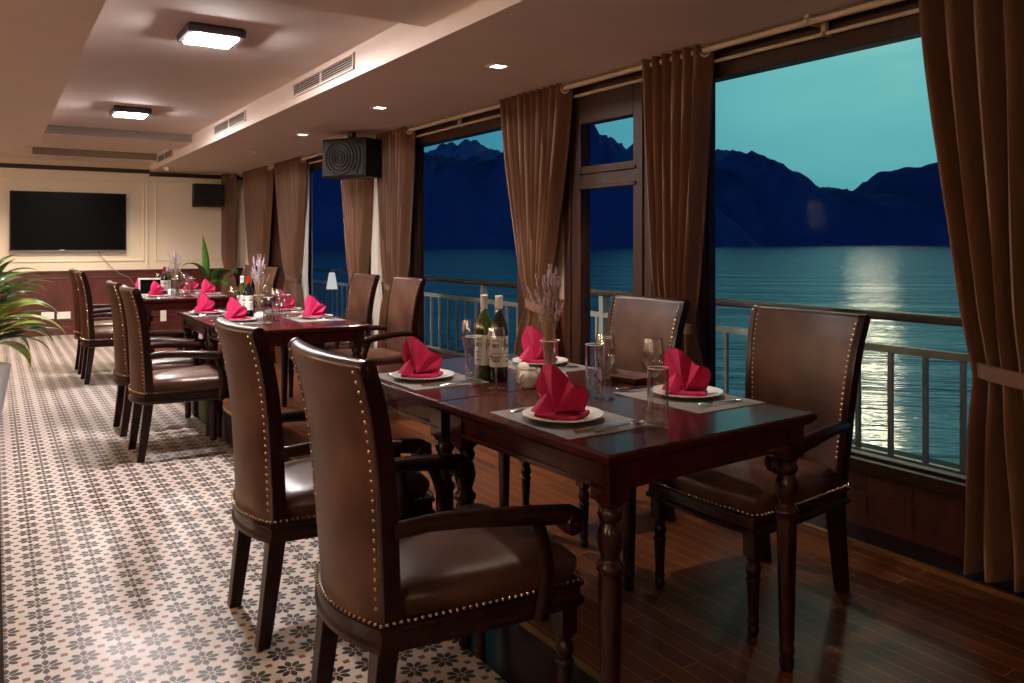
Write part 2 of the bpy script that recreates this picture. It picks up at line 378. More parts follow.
# ------------------------------------------------------------------ mesh helpers
class MB:
    def __init__(s):
        s.v = []; s.f = []
    def add(s, vs, fs):
        o = len(s.v)
        s.v += [tuple(p) for p in vs]
        s.f += [tuple(i + o for i in f) for f in fs]
        return s
    def box(s, x0, x1, y0, y1, z0, z1):
        vs = [(x, y, z) for z in (z0, z1) for y in (y0, y1) for x in (x0, x1)]
        return s.add(vs, [(0, 2, 3, 1), (4, 5, 7, 6), (0, 1, 5, 4), (2, 6, 7, 3), (0, 4, 6, 2), (1, 3, 7, 5)])
    def rings(s, rings, cap0=True, cap1=True):
        n = len(rings[0]); vs = [p for r in rings for p in r]; fs = []
        for k in range(len(rings) - 1):
            for i in range(n):
                j = (i + 1) % n
                fs.append((k * n + i, k * n + j, (k + 1) * n + j, (k + 1) * n + i))
        if cap0: fs.append(tuple(reversed(range(n))))
        if cap1: fs.append(tuple(range((len(rings) - 1) * n, len(rings) * n)))
        return s.add(vs, fs)
    def lathe(s, prof, seg=20, c=(0, 0, 0), flute=None, cap0=True, cap1=True):
        rs = []
        for r, z in prof:
            ring = []
            for k in range(seg):
                a = 2 * PI * k / seg
                rr = r
                if flute and flute[0] <= z <= flute[1]:
                    rr = r * (1 - flute[2] * (k % 2))
                ring.append((c[0] + rr * math.cos(a), c[1] + rr * math.sin(a), c[2] + z))
            rs.append(ring)
        return s.rings(rs, cap0, cap1)
    def tube(s, pts, rad, seg=8, ry=None, up=None):
        pts = [Vector(p) for p in pts]; n = len(pts); rs = []
        if not hasattr(rad, '__len__'): rad = [rad] * n
        prev = None
        for i, p in enumerate(pts):
            t = (pts[min(i + 1, n - 1)] - pts[max(i - 1, 0)]).normalized()
            ref = Vector(up) if up is not None else (prev if prev is not None else (Vector((0, 0, 1)) if abs(t.z) < .9 else Vector((1, 0, 0))))
            a = t.cross(ref)
            if a.length < 1e-4: a = t.cross(Vector((0.3, 1, 0.2)))
            a.normalize(); b = a.cross(t).normalized(); prev = b
            k2 = ry if ry is not None else 1.0
            rs.append([tuple(p + a * (rad[i] * math.cos(2 * PI * k / seg)) + b * (rad[i] * k2 * math.sin(2 * PI * k / seg))) for k in range(seg)])
        return s.rings(rs)
    def grid(s, fn, nu, nv, closeu=False):
        vs = [fn(i / nu, j / nv) for j in range(nv + 1) for i in range(nu + (0 if closeu else 1))]
        w = nu + (0 if closeu else 1); fs = []
        for j in range(nv):
            for i in range(nu):
                i2 = (i + 1) % w
                fs.append((j * w + i, j * w + i2, (j + 1) * w + i2, (j + 1) * w + i))
        return s.add(vs, fs)
    def ball(s, c, r, seg=8, rg=6, sc=(1, 1, 1)):
        rs = []
        for k in range(1, rg):
            a = -PI / 2 + PI * k / rg
            rs.append([(c[0] + sc[0] * r * math.cos(a) * math.cos(2 * PI * i / seg), c[1] + sc[1] * r * math.cos(a) * math.sin(2 * PI * i / seg), c[2] + sc[2] * r * math.sin(a)) for i in range(seg)])
        return s.rings(rs)
    def cyl_axis(s, a, b, r, seg=16, prof=None):
        a, b = Vector(a), Vector(b)
        return s.tube([a, b], r, seg)
    def torus(s, c, axis, R_, r, n=20, m=8):
        ax = Vector(axis).normalized()
        u = ax.orthogonal().normalized(); w = ax.cross(u)
        rs = []
        for i in range(n):
            a = 2 * PI * i / n
            d = u * math.cos(a) + w * math.sin(a)
            rs.append([tuple(Vector(c) + d * (R_ + r * math.cos(2 * PI * k / m)) + ax * (r * math.sin(2 * PI * k / m))) for k in range(m)])
        rs.append(rs[0])
        return s.rings(rs, False, False)
    def xform(s, mat):
        s.v = [tuple(mat @ Vector(p)) for p in s.v]
        return s
    def build(s, name, mat, parent=None, smooth=40, bevel=0.0, mod=None):
        me = bpy.data.meshes.new(name)
        me.from_pydata(s.v, [], s.f)
        me.validate(); me.update()
        if isinstance(mat, str): mat = M[mat]
        me.materials.append(mat)
        import bmesh
        bm = bmesh.new(); bm.from_mesh(me)
        bmesh.ops.recalc_face_normals(bm, faces=bm.faces[:])
        bm.to_mesh(me); bm.free()
        if smooth:
            for p in me.polygons: p.use_smooth = True
            me.set_sharp_from_angle(angle=R(smooth))
        o = bpy.data.objects.new(name, me)
        COL.objects.link(o)
        if parent is not None: o.parent = parent
        if bevel:
            b = o.modifiers.new('bevel', 'BEVEL'); b.width = bevel; b.segments = 2; b.limit_method = 'ANGLE'
        return o

def tag(o, label=None, cat=None, group=None, kind=None):
    if label: o['label'] = label
    if cat: o['category'] = cat
    if group: o['group'] = group
    if kind: o['kind'] = kind
    return o

def empty(name, loc=(0, 0, 0), rz=0.0):
    o = bpy.data.objects.new(name, None)
    o.empty_display_size = .1
    COL.objects.link(o)
    o.location = loc; o.rotation_euler = (0, 0, rz)
    return o

def thing(name, label, cat, loc=(0, 0, 0), rz=0.0, group=None):
    return tag(empty(name, loc, rz), label, cat, group)

def copy_tree(o, parent=None):
    c = o.copy(); COL.objects.link(c)
    if parent is not None: c.parent = parent
    for ch in list(o.children):
        copy_tree(ch, c)
    return c

def place(src, used, loc, rz, label, group=None, scale=None):
    """first use moves the source, later uses copy the whole tree"""
    if not used:
        o = src; used.append(1)
    else:
        o = copy_tree(src)
    o.location = loc; o.rotation_euler = (0, 0, rz); o['label'] = label
    if scale: o.scale = scale
    if group: o['group'] = group
    elif 'group' in o: del o['group']
    return o

def struct(o):
    o['kind'] = 'structure'; return o

def hexa(pts, a, b):
    return [(p[0] + a, p[1] + b) for p in pts]

# ================================================================== SETTING
YB, YE = -4.0, 13.2          # rear and end wall
XL, XR = -3.6, 3.43          # left wall, window wall
SOF = 2.42                   # soffit height
CE = 2.52; RE = 2.62         # main ceiling, recess ceiling

struct(MB().box(0.03, 1.30, YB, YE, -.06, 0).build('floor', 'tiles', smooth=0))
struct(MB().box(1.56, 3.20, YB, YE, -.06, 0).build('floor_boards', 'boards', smooth=0))
struct(MB().box(XL, -.22, YB, YE, -.06, 0).build('floor_boards', 'boards', smooth=0))
struct(MB().box(1.30, 1.535, YB, YE, -.06, 0).build('trim_1', 'black_stone', smooth=0))
struct(MB().box(3.225, XR + .02, YB, YE, -.06, 0).build('trim_2', 'black_stone', smooth=0))
struct(MB().box(-.20, .03, YB, YE, -.06, 0).build('trim_3', 'black_stone', smooth=0))
struct(MB().box(1.535, 1.56, YB, YE, -.06, .004).build('trim_4', 'brass', smooth=0))
struct(MB().box(3.20, 3.225, YB, YE, -.06, .004).build('trim_5', 'brass', smooth=0))
struct(MB().box(-.22, -.20, YB, YE, -.06, .004).build('trim_6', 'brass', smooth=0))

# ceiling: upper slab, lower bands between the recesses, right soffit, left soffit with round corner
c = MB()
c.box(XL, XR + .25, YB, YE, RE, RE + .08)
for y0, y1 in ((YB, 3.98), (10.1, 10.95), (12.55, YE)):
    c.box(XL if y0 > 5 else .40, 2.01, y0, y1, CE, RE)
struct(c.build('ceiling', 'plaster', smooth=0))
struct(MB().box(2.01, XR + .20, YB, YE, SOF, RE).build('ceiling_soffit', 'plaster', smooth=0))
pl = [(XL, YB), (.43, YB), (.43, 9.4)]
for k in range(1, 13):
    a = PI / 2 * k / 12
    pl.append((-.42 + .85 * math.cos(a), 9.4 + 2.3 * math.sin(a)))
pl.append((XL, 11.7))
ls = MB().rings([[(x, y, SOF) for x, y in pl], [(x, y, RE) for x, y in pl]])
struct(ls.build('ceiling_soffit', 'plaster', smooth=30))

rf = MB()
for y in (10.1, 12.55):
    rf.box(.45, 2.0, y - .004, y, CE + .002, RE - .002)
struct(rf.build('trim_15', simple('grey_brown_band', (0.24, 0.20, 0.175), .7), smooth=0))  # darker panels added over the recess end faces
# walls
struct(MB().box(XL - .1, XL, YB, YE, 0, RE).build('wall_left', 'cream', smooth=0))
struct(MB().box(XL - .1, XR + .15, YB - .1, YB, 0, RE).build('wall_rear', 'cream', smooth=0))
struct(MB().box(XL, XR + .15, YE, YE + .1, 0, RE).build('wall_end', 'cream', smooth=0))
# end wall wainscot with raised panels
w = MB().box(XL, XR - .02, YE - .025, YE, 0, .90)
w.box(XL, XR - .02, YE - .045, YE, .895, .925)
w.box(XL, XR - .02, YE - .04, YE, 0, .12)
for k in range(9):
    x0 = XL + .1 + k * .78
    for (a, b_, c_, d) in ((x0, x0 + .68, .20, .225), (x0, x0 + .68, .80, .825), (x0, x0 + .025, .20, .825), (x0 + .655, x0 + .68, .20, .825)):
        w.box(a, b_, YE - .038, YE, c_, d)
struct(w.build('trim_7', 'panel', smooth=0, bevel=.004))
struct(MB().box(XL, 2.0, YE - .05, YE, 2.375, 2.435).box(2.0, XR, YE - .05, YE, 2.34, 2.40).build('trim_8', 'frame', smooth=0, bevel=.006))
# wall mouldings
def moulding(x0, x1, z0, z1, name):
    m = MB(); t_ = .022
    m.box(x0, x1, YE - .016, YE, z0, z0 + t_); m.box(x0, x1, YE - .016, YE, z1 - t_, z1)
    m.box(x0, x0 + t_, YE - .016, YE, z0 + t_, z1 - t_); m.box(x1 - t_, x1, YE - .016, YE, z0 + t_, z1 - t_)
    struct(m.build(name, 'cream', smooth=0, bevel=.004))
moulding(-.5, 1.93, 1.05, 2.25, 'trim_9')
moulding(2.08, 3.14, 1.05, 2.26, 'trim_10')
moulding(-3.3, -.62, 1.05, 2.25, 'trim_11')
struct(MB().box(1.955, 1.985, YE - .02, YE, .925, 2.35).build('trim_12', 'cream', smooth=0, bevel=.004))
# left wall wainscot
struct(MB().box(XL, XL + .03, YB, YE, 0, .9).build('trim_13', 'panel', smooth=0))

# window wall: pillars with wainscot
pill = [(YB, 1.10), (3.36, 3.66), (4.56, 5.05), (7.05, 8.48), (10.30, 10.95), (12.66, YE)]
p = MB(); wn = MB()
for y0, y1 in pill:
    p.box(XR, XR + .12, y0, y1, 0, SOF)
    wn.box(XR - .025, XR, y0, y1, 0, .90); wn.box(XR - .04, XR, y0, y1, .885, .92)
struct(p.build('wall_right', 'cream', smooth=0))
struct(wn.build('trim_14', 'panel', smooth=0, bevel=.003))
# panelling below the windows
bp = MB()
for y0, y1 in ((1.10, 3.36), (5.05, 7.05), (8.48, 10.30)):
    bp.box(XR, XR + .12, y0, y1, 0, .29)
    bp.box(XR - .015, XR, y0, y1, 0, .055)
    bp.box(XR - .018, XR, y0, y1, .145, .165)
    n = int((y1 - y0) / .21)
    for k in range(n):
        ya = y0 + k * (y1 - y0) / n
        bp.box(XR - .008, XR, ya + .004, ya + (y1 - y0) / n - .004, .055, .145)
        bp.box(XR - .006, XR, ya + .004, ya + (y1 - y0) / n - .004, .165, .27)
struct(bp.build('baseboard_right', 'panel', smooth=0))

def window(name, y0, y1, j0, j1, z0=.33, z1=2.25):
    """clear opening y0..y1, jamb widths j0 (near) and j1 (far)"""
    f = MB()
    x0, x1 = XR - .02, XR + .08
    f.box(x0, x1, y0 - j0, y0, z0 - .04, SOF); f.box(x0, x1, y1, y1 + j1, z0 - .04, SOF)
    f.box(x0, x1, y0, y1, z1, SOF)
    f.box(XR - .055, x1, y0 - j0, y1 + j1, z0 - .065, z0 - .012)      # sill
    f.box(XR - .04, x1, y0 - j0, y1 + j1, z0 - .085, z0 - .065)
    f.box(x0 + .02, x1 - .02, y0, y1, z0 - .012, z0 + .0)
    # inner beads
    f.box(x0 + .03, x1 - .03, y0, y0 + .012, z0, z1); f.box(x0 + .03, x1 - .03, y1 - .012, y1, z0, z1)
    o = struct(f.build(name, 'frame', smooth=0, bevel=.004))
    MB().box(XR + .035, XR + .041, y0 + .004, y1 - .004, z0 + .002, z1 - .002).build('window_pane', 'pane', o, smooth=0)
    return o
window('window_1', 1.22, 3.24, .12, .13)
window('window_2', 5.17, 6.97, .12, .10)
window('window_3', 8.60, 10.24, .12, .09)

# glazed balcony door with transom light
f = MB(); x0, x1 = XR - .03, XR + .06
f.box(x0, x1, 3.66, 3.83, 0, SOF); f.box(x0, x1, 4.37, 4.56, 0, SOF)
f.box(x0, x1, 3.83, 4.37, 2.14, SOF)
f.box(x0 + .005, x1, 3.83, 4.37, 1.705, 1.85)
f.box(x0 - .012, x1, 3.80, 4.40, 1.69, 1.715); f.box(x0 - .012, x1, 3.80, 4.40, 1.795, 1.815)
f.box(x0 + .005, x1, 3.83, 4.37, 0, .30)
f.box(x0 - .012, x0, 4.47, 4.49, 0, 2.3); f.box(x0 - .012, x0, 3.73, 3.75, 0, 2.3)
f.box(x0 - .012, x0 + .005, 3.90, 4.30, .06, .24)
d = struct(f.build('door_1', 'frame', smooth=0, bevel=.004))
MB().box(XR + .015, XR + .021, 3.832, 4.368, .302, 1.69).build('door_pane', 'pane', d, smooth=0)
MB().box(XR + .015, XR + .021, 3.832, 4.368, 1.85, 2.138).build('transom_pane', 'pane', d, smooth=0)
# closed dark door further back
f = MB().box(XR - .02, XR + .1, 10.95, 12.66, 0, SOF)
for ya, yb in ((11.05, 11.75), (11.85, 12.55)):
    for za, zb in ((.1, .85), (1.0, 2.2)):
        f.box(XR - .032, XR - .02, ya, yb, za, zb)
struct(f.build('door_2', 'frame', smooth=0, bevel=.01))

# ================================================================== OUTSIDE
struct(MB().box(XR + .12, 4.85, YB, 22, -.06, 0).build('balcony_deck', 'deck', smooth=0))
sea = MB().add([(5.2, -9000, -2.5), (14000, -9000, -2.5), (14000, 14000, -2.5), (5.2, 14000, -2.5)], [(0, 1, 2, 3)]).build('sea', 'sea', smooth=0)
tag(sea, 'rippled blue evening sea beyond the balcony railing', 'sea', kind='stuff')

def island(name, ridge, dist, depth, label, mat, seed, group=None, nu=150, nv=26, rough=.018):
    """karst island: heights along a ridge, cliff-like cross section, all solid ground"""
    pts = sorted(ridge)
    def ridge_z(px):
        if px <= pts[0][0]: return pts[0][1]
        for (a, ya), (b, yb) in zip(pts, pts[1:]):
            if px <= b:
                t = (px - a) / (b - a); t = t * t * (3 - 2 * t) * .5 + t * .5
                return ya + (yb - ya) * t
        return pts[-1][1]
    p0, p1 = pts[0][0], pts[-1][0]
    SEA = -2.5
    def fn(u, v):
        px = p0 + (p1 - p0) * u
        k = (px - 512) / 800.0
        vv = v * 2 - 1
        d = dist + vv * depth
        r = k * dist
        hz = CAM_H + (243 - ridge_z(px)) * dist / 800.0 - SEA
        q = Vector((px * .045, vv * 2.2 + seed, seed * 1.7))
        n1 = noise.fractal(q, 1.0, 2.0, 5)
        n2 = noise.fractal(q * 4.1, 1.0, 2.0, 4)
        d += depth * .22 * n1 * (1 - abs(vv))
        prof = max(0.0, 1 - abs(vv) ** 3.0) ** .75
        h = hz * prof * (1 + (.10 * n1 + .05 * n2) * (abs(vv) > .05) * min(1, abs(vv) * 3))
        h += hz * rough * n2 * (1 - abs(vv))
        edge = min(1.0, min(u, 1 - u) * 30)
        h *= edge
        return (d * SN + r * CS, d * CS - r * SN, SEA - 1 + h)
    o = MB().grid(fn, nu, nv).build(name, mat, smooth=60)
    return tag(o, label, 'island', group)
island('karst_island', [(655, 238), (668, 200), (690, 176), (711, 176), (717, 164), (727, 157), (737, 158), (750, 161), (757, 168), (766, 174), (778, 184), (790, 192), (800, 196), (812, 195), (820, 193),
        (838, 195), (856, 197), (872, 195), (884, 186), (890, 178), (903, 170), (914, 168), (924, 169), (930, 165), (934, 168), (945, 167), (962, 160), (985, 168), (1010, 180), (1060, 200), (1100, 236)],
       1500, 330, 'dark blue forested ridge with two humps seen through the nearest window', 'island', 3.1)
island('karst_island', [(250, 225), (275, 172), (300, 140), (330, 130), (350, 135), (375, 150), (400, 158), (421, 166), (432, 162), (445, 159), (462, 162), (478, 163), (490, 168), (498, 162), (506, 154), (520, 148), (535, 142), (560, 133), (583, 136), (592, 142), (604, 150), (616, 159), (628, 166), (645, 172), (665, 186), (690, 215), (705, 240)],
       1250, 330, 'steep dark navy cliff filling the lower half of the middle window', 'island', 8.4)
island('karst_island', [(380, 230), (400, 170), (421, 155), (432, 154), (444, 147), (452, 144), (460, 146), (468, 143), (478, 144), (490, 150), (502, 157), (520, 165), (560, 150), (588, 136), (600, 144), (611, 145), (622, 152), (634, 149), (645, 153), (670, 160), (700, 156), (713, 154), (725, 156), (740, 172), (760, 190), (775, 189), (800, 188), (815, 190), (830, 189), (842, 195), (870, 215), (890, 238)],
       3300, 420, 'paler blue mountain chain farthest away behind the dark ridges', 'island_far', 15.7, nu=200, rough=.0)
# a small boat out on the water
bt = thing('boat', 'tiny dark fishing boat on the water seen through the balcony door', 'boat', (0, 0, 0))
d_ = 250.0; k_ = (565 - 512) / 800.0
bt.location = (d_ * SN + k_ * d_ * CS, d_ * CS - k_ * d_ * SN, -2.5)
bt.rotation_euler = (0, 0, R(-30))
MB().rings([[(-1.6, -.35, 0), (1.6, -.35, 0), (2.1, 0, 0), (1.6, .35, 0), (-1.6, .35, 0)],
            [(-1.8, -.55, .7), (1.7, -.55, .7), (2.7, 0, 1.0), (1.7, .55, .7), (-1.8, .55, .7)]]).build('hull', 'boat', bt, smooth=20)
MB().box(-1.3, .4, -.4, .4, .7, 1.5).box(-1.5, .6, -.5, .5, 1.5, 1.6).build('cabin', 'boat', bt, smooth=0)

# balcony railing
RX = 4.6
rl = thing('balcony_railing', 'cream metal balcony railing with brown wooden handrail outside the windows', 'railing', (RX, 0, 0))
MB().box(-.055, .055, -1.5, 18, .855, .905).build('handrail', 'rail_wood', rl, smooth=0, bevel=.012)
MB().box(-.022, .022, -1.5, 18, .655, .70).build('upper_rail', 'rail_paint', rl, smooth=0, bevel=.004)
MB().box(-.022, .022, -1.5, 18, .012, .034).build('lower_rail', 'rail_paint', rl, smooth=0, bevel=.004)
bal = MB().box(-.013, .013, -.013, .013, .0, .655).build('baluster', 'rail_paint', rl, smooth=0)
ys = [1.75 + .2175 * k for k in range(-3, 62)]
ys = [y for y in ys]
bal.location = (0, ys[0], 0)
for y in ys[1:]:
    b2 = bal.copy(); COL.objects.link(b2); b2.parent = rl; b2.location = (0, y, 0)
po = MB().box(-.028, .028, -.028, .028, 0, .855).build('post', 'rail_paint', rl, smooth=0)
for k, y in enumerate((4.30, 5.58, 7.66, 9.6, 11.6, 13.7, 1.05, 16.0)):
    b2 = po if k == 0 else po.copy()
    if k: COL.objects.link(b2); b2.parent = rl
    b2.location = (0, y, 0)
lamp = thing('lantern', 'small glowing white cone shaped lantern hanging on the balcony railing behind rear window', 'lantern', (4.42, 11.94, .61))
MB().lathe([(.088, 0), (.082, .03), (.046, .24), (.040, .255)], 20, (0, 0, 0)).build('shade', emit('lantern_shade', (1.0, .95, .88), 0.55), lamp)
MB().tube([(0, 0, .25), (0, 0, .29), (.15, 0, .305)], .008).build('hook', 'rail_paint', lamp)

def balcony_fill_light():  # lamps added out of sight to brighten the railing
    t = thing('balcony_light', '', 'outdoor lamp')
    MB().box(0, .03, -.05, .05, -.06, .06).build('backplate', 'grey_metal', t, smooth=0, bevel=.004)
    MB().lathe([(.03, -.05), (.045, -.045), (.045, .04), (.03, .05)], 16, (.08, 0, 0)).build('shade', emit('balcony_lamp_glass', (1, .85, .66), 2.0), t)
    L = bpy.data.lights.new('bulb', 'SPOT'); L.spot_size = R(115); L.spot_blend = .6; L.energy = BALCONY_FILL_W; L.color = (1, .86, .68); L.shadow_soft_size = .05
    lo = bpy.data.objects.new('bulb', L); COL.objects.link(lo); lo.parent = t; lo.location = (.14, 0, -.04)
    lo.rotation_euler = (0, R(38), 0)
    return t
bl_ = balcony_fill_light(); used = []
for k, y in enumerate((.2, 3.50, 4.86, 7.8, 12.4)):
    place(bl_, used, (XR + .12, y, 2.15), 0, ['small lamp on the outer wall before the nearest window', 'small lamp on the outer wall between nearest window and balcony door', 'small lamp on the outer wall behind the second curtain', 'small lamp on the outer wall behind the near loudspeaker', 'small lamp on the outer wall near the end wall corner'][k], 'balcony wall lamps')

# ================================================================== LAMPS
def ceiling_lamp():
    t = thing('ceiling_lamp', '', 'ceiling lamp')
    b = MB()
    b.rings([[(-.152, -.152, 0), (.152, -.152, 0), (.152, .152, 0), (-.152, .152, 0)], [(-.168, -.168, -.02), (.168, -.168, -.02), (.168, .168, -.02), (-.168, .168, -.02)],
             [(-.164, -.164, -.055), (.164, -.164, -.055), (.164, .164, -.055), (-.164, .164, -.055)], [(-.134, -.134, -.06), (.134, -.134, -.06), (.134, .134, -.06), (-.134, .134, -.06)]])
    b.build('housing', 'lamp_body', t, smooth=0)
    MB().rings([[(-.134, -.134, -.058), (.134, -.134, -.058), (.134, .134, -.058), (-.134, .134, -.058)], [(-.128, -.128, -.067), (.128, -.128, -.067), (.128, .128, -.067), (-.128, .128, -.067)]]).build('diffuser', 'lamp_emit', t, smooth=0)
    return t
cl = ceiling_lamp(); used = []
place(cl, used, (1.12, 5.10, RE), 0, 'lit square ceiling lamp in dark housing, nearer of the two in the recess', 'square ceiling lamps')
place(cl, used, (1.12, 8.50, RE), 0, 'lit square ceiling lamp in dark housing, farther one towards the television', 'square ceiling lamps')

def downlight(lit=True):
    t = thing('downlight', '', 'downlight')
    b = MB()
    for a in ((-.06, .06, -.06, -.042), (-.06, .06, .042, .06), (-.06, -.042, -.042, .042), (.042, .06, -.042, .042)):
        b.box(a[0], a[1], a[2], a[3], -.008, 0)
    b.build('trim_frame', 'white_plastic', t, smooth=0)
    MB().box(-.042, .042, -.042, .042, -.005, 0).build('lens', 'spot_emit', t, smooth=0)
    L = bpy.data.lights.new('bulb', 'SPOT')
    L.energy = DOWN_W; L.spot_size = R(100); L.spot_blend = .8; L.color = (1, .84, .66); L.shadow_soft_size = .04
    lo = bpy.data.objects.new('bulb', L); COL.objects.link(lo); lo.parent = t; lo.location = (0, 0, -.02)
    return t
dl = downlight(); used = []
place(dl, used, (2.62, 4.19, SOF), 0, 'lit square downlight in the soffit over the front tables, nearest', 'lit downlights')
place(dl, used, (2.62, 5.99, SOF), 0, 'lit square downlight in the soffit, middle of the three lit', 'lit downlights')
place(dl, used, (2.62, 7.90, SOF), 0, 'lit square downlight in the soffit, farthest of the three lit', 'lit downlights')
dl2 = copy_tree(dl)  # unseen downlights added on the left to light the aisle
for o_ in dl2.children:
    if o_.type == 'LIGHT':
        o_.data = o_.data.copy(); o_.data.energy = LEFT_FILL_W; o_.data.spot_size = R(92)
used2 = []
for k, y in enumerate((1.6, 3.8, 6.0, 8.2)):
    place(dl2, used2, (-.30, y, SOF), 0, ['lit downlight in the left soffit, nearest to the camera', 'lit downlight in the left soffit beside the front tables', 'lit downlight in the left soffit beside the middle tables', 'lit downlight in the left soffit above the potted plant'][k], 'left soffit downlights')
dl3 = copy_tree(dl)  # hidden downlights added to brighten the end wall
for o_ in dl3.children:
    if o_.type == 'LIGHT':
        o_.data = o_.data.copy(); o_.data.energy = END_FILL_W; o_.data.spot_size = R(140)
dl4 = copy_tree(dl)  # unseen narrow downlight added to light the front tables
for o_ in dl4.children:
    if o_.type == 'LIGHT':
        o_.data = o_.data.copy(); o_.data.energy = TABLE_FILL_W; o_.data.spot_size = R(62)
used4 = []
place(dl4, used4, (1.80, 2.45, CE), 0, 'lit downlight in the main ceiling straight above the front tables', 'table downlights')
used3 = []
for k, x in enumerate((.42, 1.30, -1.2, -2.4)):
    place(dl3, used3, (x, 11.42, RE), 0, ['downlight up in the far recess before the television, left one', 'downlight up in the far recess before the television, right one', 'downlight left of the picture before the end wall', 'downlight farthest left before the end wall'][k], 'end wall downlights')
def fill_sconce():  # unseen wall lamps added as fill for ceiling and chair backs
    t = thing('wall_sconce', '', 'wall lamp')
    MB().box(0, .02, -.05, .05, -.12, .12).build('backplate', 'brass', t, smooth=0, bevel=.004)
    MB().lathe([(.085, -.20), (.09, -.19), (.12, .20), (.115, .21)], 24, (.15, 0, 0)).build('shade', emit('sconce_shade', (1.0, .74, .50), FILL_SCONCE), t)
    MB().tube([(.01, 0, -.05), (.06, 0, -.16), (.15, 0, -.205)], .007).build('arm', 'brass', t)
    return t
sc_ = fill_sconce(); used = []
for k, y in enumerate((-2.0, 1.2, 4.4, 7.6, 10.8)):
    place(sc_, used, (XL, y, 1.75), 0, ['glowing wall lamp on the left wall behind the camera', 'glowing wall lamp on the left wall, beside the camera', 'glowing wall lamp on the left wall, level with the front tables', 'glowing wall lamp on the left wall, level with the potted plant', 'glowing wall lamp on the left wall, closest to the end wall'][k], 'wall lamps on the left wall')
ud = MB().lathe([(.075, 0), (.075, -.006), (.055, -.01), (.05, -.004)], 20).build('unlit_downlight', 'plaster')
tag(ud, '', 'downlight'); used = []
place(ud, used, (2.62, 9.75, SOF), 0, 'unlit round downlight in the far soffit, nearer of two', 'unlit downlights')
place(ud, used, (2.62, 11.6, SOF), 0, 'unlit round downlight in the far soffit, closer to the end wall', 'unlit downlights')
sd = tag(MB().lathe([(.055, 0), (.055, -.02), (.03, -.05), (.012, -.055)], 16).build('smoke_detector', 'white_plastic'), 'small white sensor dome on the soffit near the end wall', 'detector')
sd.location = (2.12, 12.4, SOF)

def vent(y0, y1, label):
    t = thing('air_vent', label, 'air vent', (2.01, (y0 + y1) / 2, 2.53), 0, 'soffit air vents')
    h = (y1 - y0) / 2; zz = .055
    f = MB()
    f.box(-.014, 0, -h, h, -zz, -zz + .012); f.box(-.014, 0, -h, h, zz - .012, zz)
    f.box(-.014, 0, -h, -h + .012, -zz, zz); f.box(-.014, 0, h - .012, h, -zz, zz); f.box(-.013, 0, -.008, .008, -zz, zz)
    f.build('frame', 'plaster', t, smooth=0)
    MB().box(-.003, 0, -h + .01, h - .01, -zz + .01, zz - .01).build('backing', 'slat_dark', t, smooth=0)
    s = MB()
    for k in range(5):
        z = -zz + .022 + k * .0165
        s.add([(-.012, -h + .012, z - .003), (-.003, -h + .012, z + .004), (-.003, h - .012, z + .004), (-.012, h - .012, z - .003),
               (-.012, -h + .012, z - .0), (-.003, -h + .012, z + .006), (-.003, h - .012, z + .006), (-.012, h - .012, z - .0)],
              [(0, 1, 2, 3), (4, 7, 6, 5), (0, 4, 5, 1), (2, 6, 7, 3), (0, 3, 7, 4), (1, 5, 6, 2)])
    s.build('slats', 'plaster', t, smooth=0)
vent(5.00, 6.28, 'long slatted air vent in the soffit face, nearest of three')
vent(7.71, 8.98, 'long slatted air vent in the soffit face, middle of three')
vent(11.35, 12.5, 'long slatted air vent in the soffit face, farthest by the end wall')

# ================================================================== END WALL FITTINGS
tv = thing('television', 'large black flat television mounted on the cream end wall', 'television', (.935, YE - .017, 1.63))
MB().box(-.735, .735, -.07, -.03, -.425, .425).build('housing', 'black_plastic', tv, smooth=0, bevel=.006)
MB().box(-.72, .72, -.073, -.068, -.40, .412).build('screen', 'screen', tv, smooth=0)
MB().box(-.735, .735, -.074, -.066, -.425, -.414).build('lower_trim', 'grey_metal', tv, smooth=0)
MB().box(-.3, .3, -.03, 0, -.2, .2).build('wall_bracket', 'black_plastic', tv, smooth=0)
MB().box(-.13, -.07, -.0755, -.0735, -.411, -.403).build('badge', 'white_plastic', tv, smooth=0)
cb = MB().tube([(1.30, YE - .03, 1.21), (1.36, YE - .055, 1.10), (1.48, YE - .055, .96), (1.60, YE - .06, .86), (1.72, YE - .06, .80), (1.78, YE - .055, .70)], .006).build('power_cable', 'grey_metal')
tag(cb, 'thin grey cable hanging from the television down the wainscot', 'cable')
def plate(loc, w_, h_, label):
    t = thing('wall_socket', label, 'socket', loc, 0, 'wall sockets')
    MB().box(-w_ / 2, w_ / 2, -.008, 0, 0, h_).build('cover', 'white_plastic', t, smooth=0, bevel=.002)
    MB().box(-w_ / 3, -w_ / 8, -.012, -.008, h_ * .3, h_ * .7).box(w_ / 8, w_ / 3, -.012, -.008, h_ * .3, h_ * .7).build('insert', 'white_plastic', t, smooth=0)
plate((.66, YE - .04, .24), .16, .10, 'white wall socket low on the wainscot, left one beside the plant leaves')
plate((.86, YE - .04, .235), .17, .10, 'white wall socket low on the wainscot, right one of the pair under the television')
plate((2.19, YE - .04, .13), .085, .18, 'tall white wall socket behind the rear table')

